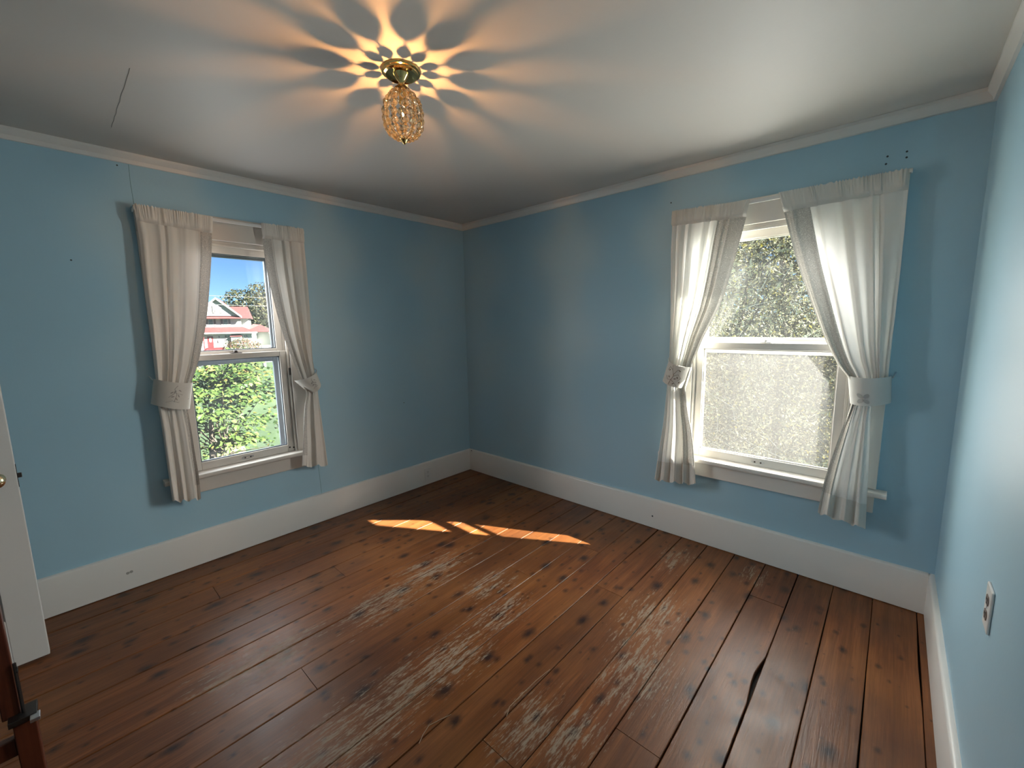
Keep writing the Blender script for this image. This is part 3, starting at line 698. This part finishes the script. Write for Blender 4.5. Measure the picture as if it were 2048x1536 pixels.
def crystal_mat():
    M = Mat('clear_crystal'); n1 = M.noise(M.pos(), 200, 2)
    g = M.n('BsdfGlass', {'Color': M.mix(n1, (1., .93, .80), (1., .97, .90)), 'Roughness': .0, 'IOR': 1.52}).outputs[0]
    t = M.n('BsdfTranslucent', {'Color': (1., .9, .75)}).outputs[0]
    return M.done(M.n('MixShader', {0: .05, 1: g, 2: t}).outputs[0])
m_cry = crystal_mat()
def crystal_mesh(name, n=8):                               # faceted almond, 1 m tall, scaled per bead
    prof = [(.0, .5), (.22, .38), (.44, .12), (.48, -.06), (.36, -.28), (.18, -.43), (0, -.5)]; vs = [(0, 0, .5)]; fs = []
    for (r, h) in prof[1:-1]:
        for k in range(n):
            t = 2 * PI * (k + .5) / n; vs.append((r * math.cos(t), r * .62 * math.sin(t), h))
    vs.append((0, 0, -.5)); m = len(prof) - 2
    for k in range(n):
        fs.append((0, 1 + k, 1 + (k + 1) % n)); fs.append((len(vs) - 1, 1 + (m - 1) * n + (k + 1) % n, 1 + (m - 1) * n + k))
        for i in range(m - 1): fs.append((1 + i * n + k, 1 + (i + 1) * n + k, 1 + (i + 1) * n + (k + 1) % n, 1 + i * n + (k + 1) % n))
    me = bpy.data.meshes.new(name); me.from_pydata(vs, [], fs); me.materials.append(m_cry); return me
cme = crystal_mesh('crystal')
PRF = [(.026, 2.334, .017, .013), (.045, 2.314, .026, .021), (.0615, 2.288, .029, .029), (.0695, 2.258, .031, .027), (.0705, 2.230, .028, .024), (.0665, 2.204, .027, .025), (.056, 2.183, .024, .022), (.040, 2.170, .021, .018), (.024, 2.163, .016, .013)]
NS = 12
for s in range(NS):
    an = math.radians(s * 360 / NS + (2 if s % 2 else -1))
    ca, sa = math.cos(an), math.sin(an)
    pts = [(LX + r * ca, LY + r * sa, z) for r, z, h, wd in PRF]
    MB().tube([(LX + .010 * ca, LY + .010 * sa, 2.346)] + pts + [(LX + .010 * ca, LY + .010 * sa, 2.160)], .0010, 5).build('strand_wire', m_brass, lamp, smooth=True)
    for i, (r, z, h, wd) in enumerate(PRF):
        r0, z0 = PRF[max(0, i - 1)][:2]; r1, z1 = PRF[min(len(PRF) - 1, i + 1)][:2]
        til = math.atan2(r1 - r0, -(z1 - z0))               # lean outwards along the basket
        o = bpy.data.objects.new('crystal', cme); col.objects.link(o); place(o, (LX + r * ca, LY + r * sa, z), lamp)
        Mx = Matrix.Rotation(an - PI / 2, 4, 'Z') @ Matrix.Rotation(-til + 0., 4, 'X').inverted()
        o.rotation_euler = Mx.to_euler(); o.scale = (wd * 1.1 / .96, wd * 1.1 / .96, h * 1.06)
MB().lathe([(0, .006), (.012, .004), (.014, -.002), (.008, -.010), (.004, -.016), (0, -.018)], (LX, LY, 2.160), 18).build('finial', m_brass, lamp, smooth=True)
MB().lathe([(.008, .0), (.020, -.004), (.024, -.010), (.020, -.012), (.008, -.004)], (LX, LY, 2.348), 24).build('crown_ring', m_brass, lamp, smooth=True)

# ------------------------------------------------------------------ wooden frame at the lower left
F = tag(empty('wooden_frame', (1.30, -2.98, 0)), 'reddish-brown wooden bed frame end with metal bracket at lower left', 'bed frame')
fx, fy = 1.36, -2.925                                      # post corner nearest the room
MB().box(fx - .045, fx, fy - .045, fy, 0, .355).build('lower_post', m_cherry, F, bevel=.003)
MB().box(fx - .060, fx - .028, fy - .064, fy - .028, .355, .90).build('upper_post', m_cherry, F, bevel=.003)
for z0, z1 in ((.245, .300), (.120, .185)): MB().box(fx - .036, fx - .012, fy - .72, fy - .045, z0, z1).build('side_rail', m_cherry, F, bevel=.003)
MB().box(fx - .056, fx - .034, fy - .72, fy - .05, .83, .89).build('top_rail', m_cherry, F, bevel=.003)
MB().box(fx - .045, fx, fy - .77, fy - .72, 0, .90).build('rear_post', m_cherry, F, bevel=.003)
MB().box(fx - .062, fx + .004, fy - .052, fy + .004, .345, .362).build('bracket', m_iron, F, bevel=.001)
MB().box(fx - .004, fx + .028, fy - .010, fy + .010, .350, .360).build('bracket_tab', m_steel, F, bevel=.001)
MB().tube([(fx - .024, fy - .022, .36), (fx - .024, fy - .022, .52)], .004, 8).build('rod', m_iron, F, smooth=True)
rg = MB()
for q in range(12):
    t0, t1 = 2 * PI * q / 12, 2 * PI * (q + 1) / 12
    rg.tube([(fx - .018 + .008 * math.cos(t0), fy - .018, .50 + .008 * math.sin(t0)), (fx - .018 + .008 * math.cos(t1), fy - .018, .50 + .008 * math.sin(t1))], .0018, 5)
rg.build('ring', m_iron, F, smooth=True)

# ================================================================== outdoors
ZG = -2.1
def grass():
    M = Mat('lawn_grass'); p = M.pos()
    n = M.math('ADD', M.math('MULTIPLY', M.noise(p, .35, 5), .6), M.math('MULTIPLY', M.noise(p, 9, 4), .4))
    c = M.ramp(n, [(.3, (.008, .022, .008)), (.5, (.018, .042, .012)), (.7, (.04, .065, .018))])
    return M.done(M.bsdf(Base_Color=c, Roughness=.9, Normal=M.bump(M.noise(p, 40, 3), .6, .05)))
m_grass = grass()
m_road = paint('asphalt', (.05, .055, .068), .85, .12, .3, .4)
tag(MB().box(-400, 300, -300, 300, ZG - .5, ZG).build('lawn', m_grass, origin=(0, 0, ZG)), 'green lawn outside below the windows', 'lawn', kind='structure')
tag(MB().box(-58, -47, -120, 150, ZG, ZG + .02).build('road', m_road), 'grey road crossing beyond the lawn', 'road', kind='structure')
m_white = paint('white_siding', (.46, .455, .44), .6, .04, .1, 1.)
m_red = paint('red_shingle', (.060, .013, .014), .8, .12, .3, 2.)
m_reddoor = paint('red_door_paint', (.15, .010, .012), .5, .06, .05)
m_shut = paint('grey_shutter', (.11, .10, .105), .6, .06, .05)
m_wpane = Mat('far_window_glass'); m_wpane = m_wpane.done(m_wpane.bsdf(Base_Color=m_wpane.mix(m_wpane.noise(m_wpane.pos(), 2, 3), (.06, .08, .08), (.12, .15, .14)), Roughness=.12))

# ---- white house across the road
HA = math.radians(20); HO = Vector((-80, 19.9, 0)); HU = Vector((math.sin(HA), math.cos(HA), 0)); HN = Vector((math.cos(HA), -math.sin(HA), 0))
TH_ = lambda u, w_, z: tuple(HO + HU * u - HN * w_ + Vector((0, 0, z)))      # u to the right, w backwards
H = tag(empty('house', tuple(HO + HU * -3 + Vector((0, 0, ZG)))), 'white two-storey house with red roofs seen through the left window', 'house')
def hb(name, u0, u1, w0, w1, z0, z1, mat, parent=H): return MB().box(u0, u1, w0, w1, z0, z1, TH_).build(name, mat, parent)
def hp(name, pts, mat, thick=(0, 0, -.12), parent=H): return MB().poly([TH_(*q) for q in pts], thick).build(name, mat, parent)
hb('upper_wall', -9, 0.0, 0, 7, ZG, 3.55, m_white); hb('side_wall', 0, 1.0, 1.2, 7, ZG, 3.4, m_white)
hb('ground_floor_wall', -9, 2.0, -1.5, 2, ZG, 1.0, m_white); hb('wing_wall', 2.0, 4.6, 2.0, 7, ZG, .95, m_white)
# main roof, ridge parallel to the front
rf_ = MB(); rf_.add([TH_(*q) for q in ((-9.4, -.5, 3.45), (1.4, -.5, 3.35), (1.0, 3., 5.45), (-9.4, 3., 5.45), (-9.4, 7.5, 3.4), (1.4, 7.5, 3.35))], [(0, 1, 2, 3), (3, 2, 5, 4), (1, 5, 2), (0, 3, 4), (0, 4, 5, 1)])
rf_.build('roof', m_red, H)
# front cross gable
gw = MB(); gw.poly([TH_(-6.15, -.45, 3.80), TH_(-.1, -.45, 3.80), TH_(-3.14, -.45, 6.55)], tuple(-HN * 3)); gab = gw.build('gable_wall', m_white, H)
gr_ = MB(); gr_.add([TH_(*q) for q in ((-3.14, -.9, 6.78), (.25, -.9, 3.72), (.25, 3.5, 3.72), (-3.14, 3.5, 6.78), (-6.5, -.9, 3.72), (-6.5, 3.5, 3.72))], [(0, 1, 2, 3), (0, 3, 5, 4)])
gr_.build('gable_roof', m_red, H)
for s in (-1, 1):
    e_ = (-3.14 + s * 3.4, 3.66); MB().poly([TH_(-3.14, -.92, 6.78), TH_(e_[0], -.92, e_[1] + .06), TH_(e_[0], -.92, e_[1] - .22), TH_(-3.14, -.92, 6.48)], tuple(-HN * .08)).build('rake_board', m_white, H)
hp('skirt_roof', [(-6.5, -.95, 3.42), (.3, -.95, 3.42), (.1, -.05, 3.80), (-6.3, -.05, 3.80)], m_red)
# porch roof and fascia
hp('porch_roof', [(-9.4, -2.3, 1.02), (2.4, -2.3, 1.02), (.2, .0, 1.95), (-9.4, .0, 1.95)], m_red); hb('fascia', -9.4, 2.4, -2.32, -2.24, .84, 1.02, m_white)
wr = MB(); wr.add([TH_(*q) for q in ((.2, .6, 1.0), (4.9, .6, 1.0), (4.9, 7.4, 1.0), (.2, 7.4, 1.0), (1.55, 3., 2.42), (2.6, 4., 2.3))], [(0, 1, 5, 4), (1, 2, 5), (2, 3, 4, 5), (3, 0, 4), (0, 3, 2, 1)]); wr.build('wing_roof', m_red, H)
hp('carport_roof', [(4.0, .0, 1.05), (8.5, .0, 1.05), (8.5, 5, 1.3), (4.0, 5, 1.3)], m_red, (0, 0, -.1)); hb('carport_beam', 4.0, 8.5, -.05, .08, .72, .95, m_white)
for u in (4.9, 8.3): hb('carport_post', u, u + .14, -.02, .12, ZG, .72, m_white)
def hwin(u0, u1, z0, z1, wf, parent=H, sh=.26, gap=.09):
    f = hb('window', u0 - .07, u1 + .07, wf - .05, wf + .02, z0 - .07, z1 + .07, m_white, parent)
    zm = (z0 + z1) / 2
    for (a, b_) in ((z0, zm - .03), (zm + .03, z1)): hb('window_pane', u0, u1, wf - .07, wf - .04, a, b_, m_wpane, f)
    for (a, b_) in ((u0 - gap - sh - .05, u0 - gap - .05), (u1 + gap + .05, u1 + gap + sh + .05)): hb('shutter', a, b_, wf - .08, wf, z0 - .05, z1 + .05, m_shut, parent)
hwin(-3.34, -2.90, 4.28, 5.42, -.47); hwin(-4.52, -3.95, 2.15, 3.22, 0); hwin(-2.46, -1.90, 2.15, 3.22, 0); hwin(-7.2, -6.6, 2.15, 3.22, 0)
for (a, b_) in ((-2.0, -1.72), (.28, .52)): hwin(a, b_, -.75, .5, -1.5, gap=.06, sh=.2)
bay = hb('bay_window', -1.45, .0, -2.0, -1.5, -1.0, .35, m_white); hb('bay_pane', -1.3, -.15, -2.03, -1.98, -.7, .28, m_wpane, bay)
hp('bay_roof', [(-1.6, -2.15, .36), (.15, -2.15, .36), (-.1, -1.5, .72), (-1.35, -1.5, .72)], m_red, (0, 0, -.06), bay)
dr = hb('front_door', -4.75, -3.98, -1.56, -1.48, -1.35, .48, m_reddoor); 
ov = MB(); ov.add([TH_(-4.36 + .17 * math.cos(k * PI / 8), w_, -.15 + .38 * math.sin(k * PI / 8)) for w_ in (-1.6, -1.55) for k in range(16)], [tuple(range(15, -1, -1)), tuple(range(16, 32))] + [(k, (k + 1) % 16, (k + 1) % 16 + 16, k + 16) for k in range(16)]); ov.build('oval_light', m_white, dr)
for i in range(4): hb('step', -5.0, -2.9 + i * .12, -3.0 + i * .35, -1.5, ZG, ZG + .18 * (4 - i) if False else ZG + .18 * (i + 1), m_reddoor)
hb('porch_post', -5.25, -5.1, -2.2, -2.05, ZG, .85, m_reddoor)
for u in (-3.2, -3.35): hb('wall_lamp', u, u + .14, -1.62, -1.5, .2 if u > -3.3 else -.6, .45 if u > -3.3 else -.2, m_shut)

# ---- leaf generators
def leaves(name, centers, normals, dirs, length, width, mat, parent, kind=None, seed=1):
    """each leaf: a folded pointed blade of 4 triangles"""
    rg_ = np.random.default_rng(seed); n = len(centers)
    nrm = normals / np.linalg.norm(normals, axis=1, keepdims=True)
    d = dirs - (dirs * nrm).sum(1, keepdims=True) * nrm; d /= np.linalg.norm(d, axis=1, keepdims=True) + 1e-9
    sd_ = np.cross(nrm, d); L = (length * rg_.uniform(.7, 1.25, n))[:, None]; W_ = (width * rg_.uniform(.75, 1.2, n))[:, None]
    V = np.stack([centers - d * L * .5, centers + sd_ * W_ * .5 + nrm * W_ * .12, centers + d * L * .5 - nrm * L * .08, centers - sd_ * W_ * .5 + nrm * W_ * .12, centers - d * L * .05], 1).reshape(-1, 3)
    org = V.mean(0)
    idx = (np.arange(n) * 5)[:, None] + np.array([[0, 1, 4, 1, 2, 4, 2, 3, 4, 3, 0, 4]])
    me = bpy.data.meshes.new(name); me.vertices.add(len(V)); me.vertices.foreach_set('co', (V - org).ravel())
    me.loops.add(idx.size); me.loops.foreach_set('vertex_index', idx.ravel().astype(np.int32))
    nf = idx.size // 3; me.polygons.add(nf); me.polygons.foreach_set('loop_start', np.arange(0, idx.size, 3, dtype=np.int32)); me.polygons.foreach_set('loop_total', np.full(nf, 3, dtype=np.int32))
    me.update(calc_edges=True); me.validate(); me.materials.append(mat)
    o = bpy.data.objects.new(name, me); col.objects.link(o); place(o, tuple(org), parent)
    if kind: o['kind'] = kind
    return o
m_bark = paint('bark', (.055, .042, .032), .9, .2, .6, 8)
m_twig = paint('pale_twig', (.60, .57, .52), .8, .15, .3, 8)

def far_tree(loc, rad, n, leaf, mat, label, seed, blobs=26):
    rg_ = np.random.default_rng(seed); loc = np.array(loc); rad = np.array(rad)
    e = tag(empty('tree', (loc[0], loc[1], ZG)), label, 'tree', 'trees beyond the white house')
    MB().tube([(loc[0], loc[1], ZG), (loc[0] + .2, loc[1], loc[2] - rad[2] * .3), (loc[0], loc[1] + .3, loc[2] + rad[2] * .3)], [rad[0] * .07, rad[0] * .05, rad[0] * .02], 8).build('trunk', m_bark, e, smooth=True)
    q = rg_.normal(size=(blobs, 3)); q /= np.linalg.norm(q, axis=1, keepdims=True); bc = loc + q * rad * rg_.uniform(.45, .8, (blobs, 1)); brd = rg_.uniform(.26, .42, blobs)[:, None]
    k = rg_.integers(0, blobs, n); s = rg_.normal(size=(n, 3)); s /= np.linalg.norm(s, axis=1, keepdims=True)
    c = bc[k] + s * rad * brd[k] * rg_.uniform(.75, 1.05, (n, 1))
    leaves('foliage', c, s + rg_.normal(size=(n, 3)) * .5 + np.array([0, 0, .3]), rg_.normal(size=(n, 3)), leaf, leaf * .7, mat, e, 'stuff', seed)
m_lf1 = leafmat('maple_foliage', [(0., (.014, .020, .012)), (.5, (.035, .040, .020)), (1., (.08, .072, .034))])
m_lf2 = leafmat('blue_green_foliage', [(0., (.012, .019, .016)), (.6, (.024, .033, .024)), (1., (.055, .055, .036))])
far_tree((-112, 33.0, 5.6), (8, 8.5, 8.2), 9000, .62, m_lf1, 'large round yellowish-green tree behind the white house', 21, 40)
far_tree((-122, 20.6, 7.5), (6, 5.2, 7.6), 5000, .6, m_lf2, 'dark tree rising behind the gable of the white house', 22)
far_tree((-135, 44.0, 4.), (8, 9, 7), 6000, .7, m_lf2, 'dark tree to the right of the large round tree', 23)
far_tree((-130, 6.0, 4.), (8, 8, 7), 6000, .7, m_lf1, 'dense tree to the left of the white house', 24)

def shrub(loc, rad, n, leaf, mat, label, name='flowering_shrub', cat='shrub', seed=5):
    rg_ = np.random.default_rng(seed); loc = np.array(loc); rad = np.array(rad)
    e = tag(empty(name, (loc[0], loc[1], ZG)), label, cat)
    st = MB()
    for k in range(7): 
        a = k * .9; st.tube([(loc[0], loc[1], ZG), (loc[0] + rad[0] * .5 * math.cos(a), loc[1] + rad[1] * .5 * math.sin(a), loc[2] + rad[2] * .3)], .04, 5)
    st.build('stems', m_bark, e)
    s = rg_.normal(size=(n, 3)); s /= np.linalg.norm(s, axis=1, keepdims=True)
    c = loc + s * rad * rg_.uniform(.7, 1.05, (n, 1)); c[:, 2] = np.maximum(c[:, 2], ZG + .02)
    leaves('foliage', c, s + rg_.normal(size=(n, 3)) * .4 + np.array([.2, 0, .4]), rg_.normal(size=(n, 3)), leaf, leaf * .75, mat, e, 'stuff', seed)
m_hyd = leafmat('hydrangea_leaves', [(0., (.025, .035, .012)), (.45, (.05, .05, .02)), (.6, (.10, .045, .032)), (1., (.12, .062, .048))])
shrub((-70, 17.0, -1.2), (2.2, 2.5, 1.35), 2600, .22, m_hyd, 'reddish hydrangea bush in front of the white house')
m_lilac = leafmat('lilac_leaves', [(0., (.02, .036, .01)), (1., (.05, .065, .022))])
shrub((-30, 6.1, -1.4), (1.5, 1.1, 1.7), 1500, .2, m_lilac, 'small green bush left of the red front door', 'bush', 'bush', 6)
# car under the carport
cp = TH_(6.3, 2.2, ZG); ca_ = tag(empty('car', cp), 'dark red car parked under the carport by the white house', 'car')
m_carp = paint('dark_red_car_paint', (.12, .015, .03), .25, .05, 0., 1.); m_tire = paint('tyre_rubber', (.012, .012, .012), .8, .1, .1)
cb = MB(); cb.poly([TH_(u, 1.4, ZG + z) for u, z in ((4.7, .35), (8.6, .35), (8.7, .85), (7.6, .98), (7.0, 1.5), (5.4, 1.5), (4.8, 1.0))], tuple(-HN * 1.7)); cb.build('body', m_carp, ca_, bevel=.05)
gl = MB(); gl.poly([TH_(u, 1.37, ZG + z) for u, z in ((7.4, 1.0), (6.95, 1.42), (5.5, 1.42), (5.1, 1.0))], tuple(-HN * .06)); gl.build('window', m_wpane, ca_)
for u in (5.4, 7.8):
    wh = MB(); wh.add([TH_(u + .34 * math.cos(k * PI / 8), w_, ZG + .34 + .34 * math.sin(k * PI / 8)) for w_ in (1.32, 1.6) for k in range(16)], [tuple(range(15, -1, -1)), tuple(range(16, 32))] + [(k, (k + 1) % 16, (k + 1) % 16 + 16, k + 16) for k in range(16)]); wh.build('wheel', m_tire, ca_)
for i, (x, y) in enumerate(((-41.5, 11.0), (-39.5, 11.55))):
    pe = tag(empty('roadside_post', (x, y, ZG)), ['slim white roadside post left of its twin beyond the lawn', 'slim white roadside post right of its twin beyond the lawn'][i], 'post', 'white posts by the road')
    MB().box(x - .09, x + .09, y - .09, y + .09, ZG + .35, ZG + 1.9).build('shaft', m_white, pe); MB().box(x - .12, x + .12, y - .12, y + .12, ZG, ZG + .35).build('foot', m_shut, pe)
# utility wires between far poles
for i, (z0, z1) in enumerate(((6.2, 5.9), (5.0, 4.7))):
    tag(MB().tube([(-66, -20 + 6 * k, z0 + (z1 - z0) * k / 12 + .006 * (k - 6) ** 2) for k in range(13)], .022, 5).build('utility_wire', m_shut, smooth=True), ['upper thin utility wire crossing before the white house', 'lower thin utility wire crossing before the white house'][i], 'wire', 'wires along the road')
# pale ribbed mound on the lawn
mo = tag(empty('garden_mound', (-10.85, .42, ZG)), 'pale yellow ribbed round mound on the lawn below the left window', 'garden mound')
m_straw = paint('straw_yellow', (.13, .12, .045), .8, .15, .3, 20)
mm = MB(); NM = 40; vs = []; prof = [(.0, .36), (.12, .35), (.24, .30), (.33, .20), (.37, .08), (.36, 0)]
for r, h in prof:
    for k in range(NM): 
        rr_ = r * (1 + .035 * math.cos(k * 2 * PI / NM * 20)); vs.append((-10.85 + rr_ * math.cos(2 * PI * k / NM), .42 + rr_ * math.sin(2 * PI * k / NM), ZG + h))
mm.add(vs, [(i * NM + k, i * NM + (k + 1) % NM, (i + 1) * NM + (k + 1) % NM, (i + 1) * NM + k) for i in range(len(prof) - 1) for k in range(NM)]); mm.build('dome', m_straw, mo, smooth=True)
mo2 = MB().lathe([(0, .40), (.03, .385), (.035, .35)], (-10.85, .42, ZG), 10).build('tip', m_bark, mo, smooth=True)

# ---- leafy tree close to the left window
rg_ = np.random.default_rng(31)
nt_ = tag(empty('leafy_tree', (-6.2, -1.0, ZG)), 'bright green leafy tree filling the lower sash of the left window', 'tree')
MB().tube([(-6.2, -1.0, ZG), (-6.15, -.95, -1.4), (-6.25, -.9, -.7), (-6.1, -.9, .1)], [.10, .08, .055, .02], 8).build('trunk', m_bark, nt_, smooth=True)
m_dog = leafmat('dogwood_leaves', [(0., (.012, .030, .008)), (.45, (.034, .062, .015)), (.85, (.070, .098, .028)), (.96, (.10, .10, .02)), (1., (.12, .07, .03))], .3)
crc, crr = np.array([-6.1, -.75, -.5]), np.array([1.7, 1.65, 1.6])
LC, LN, LD = [], [], []
for k in range(120):
    s = rg_.normal(size=3); s /= np.linalg.norm(s); 
    if s[2] < -.75: s[2] *= -1
    c = crc + s * crr * rg_.uniform(.55, .98)
    outd = np.array([s[0], s[1], .15]); outd /= np.linalg.norm(outd)
    if k % 4 == 0: MB().tube([tuple(crc + (c - crc) * .05 + np.array([0, 0, -.35])), tuple(crc + (c - crc) * .55 + np.array([0, 0, -.12])), tuple(c)], [.012, .007, .003], 5).build('branch', m_bark, nt_, smooth=True)
    m = int(rg_.integers(42, 62)); rr_ = rg_.uniform(.28, .46)
    a = rg_.uniform(0, 2 * PI, m); r = rr_ * np.sqrt(rg_.uniform(0, 1, m))
    sidev = np.cross(outd, [0, 0, 1]); sidev /= np.linalg.norm(sidev)
    pts = c + np.outer(r * np.cos(a), outd * 1.2) + np.outer(r * np.sin(a), sidev) + np.outer(-.35 * r ** 2 / rr_ + rg_.normal(0, .035, m), [0, 0, 1])
    LC.append(pts); LN.append(np.array([.35, .1, 1.]) + rg_.normal(size=(m, 3)) * .38); LD.append(outd * .6 + np.outer(np.cos(a), outd) + np.outer(np.sin(a), sidev) + rg_.normal(size=(m, 3)) * .25)
LC, LN, LD = np.vstack(LC), np.vstack(LN), np.vstack(LD)
order = np.argsort(np.linalg.norm(LC - np.array(CAM), axis=1))
order = np.array([i for i in order])
near, rest = order[:300], order[300:]
one = MB().add([(0, -.5, 0), (.30, -.1, .05), (.24, .22, .045), (0, .5, -.06), (-.24, .22, .045), (-.30, -.1, .05), (0, -.08, 0)], [(0, 1, 6), (1, 2, 6), (2, 3, 6), (3, 4, 6), (4, 5, 6), (5, 0, 6)])
lm = bpy.data.meshes.new('leaf'); lm.from_pydata([tuple(q) for q in one.v], [], one.f); lm.materials.append(m_dog)
for i in near:
    nz = Vector(LN[i]).normalized(); dy = Vector(LD[i]); dy = (dy - dy.dot(nz) * nz).normalized(); dxv = dy.cross(nz)
    o = bpy.data.objects.new('leaf', lm); col.objects.link(o); place(o, tuple(LC[i]), nt_)
    o.rotation_euler = Matrix((dxv, dy, nz)).transposed().to_euler(); sc_ = rg_.uniform(.085, .125); o.scale = (sc_, sc_, sc_)
leaves('foliage', LC[rest], LN[rest], LD[rest], .105, .068, m_dog, nt_, 'stuff', 32)

# ---- tangled backlit thicket outside the right window
rg_ = np.random.default_rng(41)
tk = tag(empty('thicket', (1.4, 6.4, ZG)), 'dense tangled yellow-green thicket filling the right window', 'thicket')
for k, (x, y, zt, dxx) in enumerate(((.6, 6.6, 4.2, .5), (1.7, 6.2, 4.0, -.3), (2.6, 6.8, 3.8, .4), (-.4, 6.5, 3.6, -.4), (3.6, 6.6, 3.6, .3))):
    MB().tube([(x, y, ZG), (x + dxx * .3, y - .1, -.6), (x + dxx * .2, y + .1, .8), (x + dxx, y, zt)], [.09, .065, .05, .012], 7).build('trunk', m_bark, tk, smooth=True)
for pts in ([(.45, 5.2, 1.2), (.75, 5.25, 1.7), (1.05, 5.3, 1.95), (1.4, 5.4, 2.35), (1.9, 5.6, 2.8)], [(.95, 5.3, .6), (1.1, 5.3, 1.1), (1.35, 5.35, 1.6), (1.5, 5.5, 2.0)], [(.2, 5.4, 1.9), (.7, 5.3, 2.05), (1.1, 5.3, 2.4)]):
    MB().tube(pts, [.035, .03, .026, .02, .012][:len(pts)] if len(pts) == 5 else [.028, .024, .018, .01][:len(pts)], 6).build('branch', m_bark, tk, smooth=True)
tw = MB(); rt_ = random.Random(5)
for k in range(560):
    x, y, z = rt_.uniform(-1.2, 4), rt_.uniform(4.9, 6.2), rt_.uniform(-2, 3.2); a = rt_.uniform(.2, 2.9); l = rt_.uniform(.2, .9)
    tw.tube([(x, y, z), (x + l * .5 * math.cos(a) + rt_.uniform(-.09, .09), y + rt_.uniform(-.1, .1), z + l * .5 * math.sin(a) + rt_.uniform(-.07, .07)), (x + l * math.cos(a) + rt_.uniform(-.08, .08), y, z + l * math.sin(a) * .9)], [.0055, .004, .002], 4, cap=False)
tag(tw.build('twigs', m_twig, tk, fix=False), kind='stuff')
m_thk = leafmat('thicket_leaves', [(0., (.035, .036, .03)), (.4, (.10, .10, .07)), (.65, (.38, .37, .28)), (.9, (.52, .50, .30)), (1., (.55, .44, .06))], .4)
n = 100000
c = np.stack([rg_.uniform(-1.6, 4.6, n), 5.0 + 3.0 * rg_.uniform(0, 1, n) ** 1.2, rg_.uniform(ZG, 4.6, n)], 1)
c[:, 1] += .35 * np.sin(c[:, 0] * 2.1 + c[:, 2] * 1.3) + .3 * np.sin(c[:, 2] * 2.7 - c[:, 0])
leaves('foliage', c, rg_.normal(size=(n, 3)) + np.array([.5, -.3, .5]), rg_.normal(size=(n, 3)) * np.array([1, 1, .8]) + np.array([.4, 0, -.3]), .095, .030, m_thk, tk, 'stuff', 42)

m_bk = leafmat('pale_tree_foliage', [(0., (.03, .032, .024)), (.5, (.065, .065, .045)), (1., (.13, .12, .07))], .4)
for (x, y, z, lab) in ((.4, 12.4, 1.2, 'pale tree straight behind the thicket outside the right window'), (-6.4, 14.5, 1.6, 'pale tree behind the left end of the thicket'), (7.2, 15.5, 1.2, 'pale tree behind the right end of the thicket')):
    rg2 = np.random.default_rng(int(150 + x * 10)); e = tag(empty('background_tree', (x, y, ZG)), lab, 'tree', 'trees behind the thicket')
    MB().tube([(x, y, ZG), (x + .2, y, z), (x, y + .2, z + 2.5)], [.22, .16, .05], 8).build('trunk', m_bark, e, smooth=True)
    m = 18000; q = rg2.normal(size=(m, 3)); q /= np.linalg.norm(q, axis=1, keepdims=True)
    cc_ = np.array([x, y, z + .6]) + q * np.array([3.3, 1.8, 4.8]) * rg2.uniform(.3, 1., (m, 1)) ** .6
    leaves('foliage', cc_, q + rg2.normal(size=(m, 3)) * .7, rg2.normal(size=(m, 3)), .17, .10, m_bk, e, 'stuff', 77)
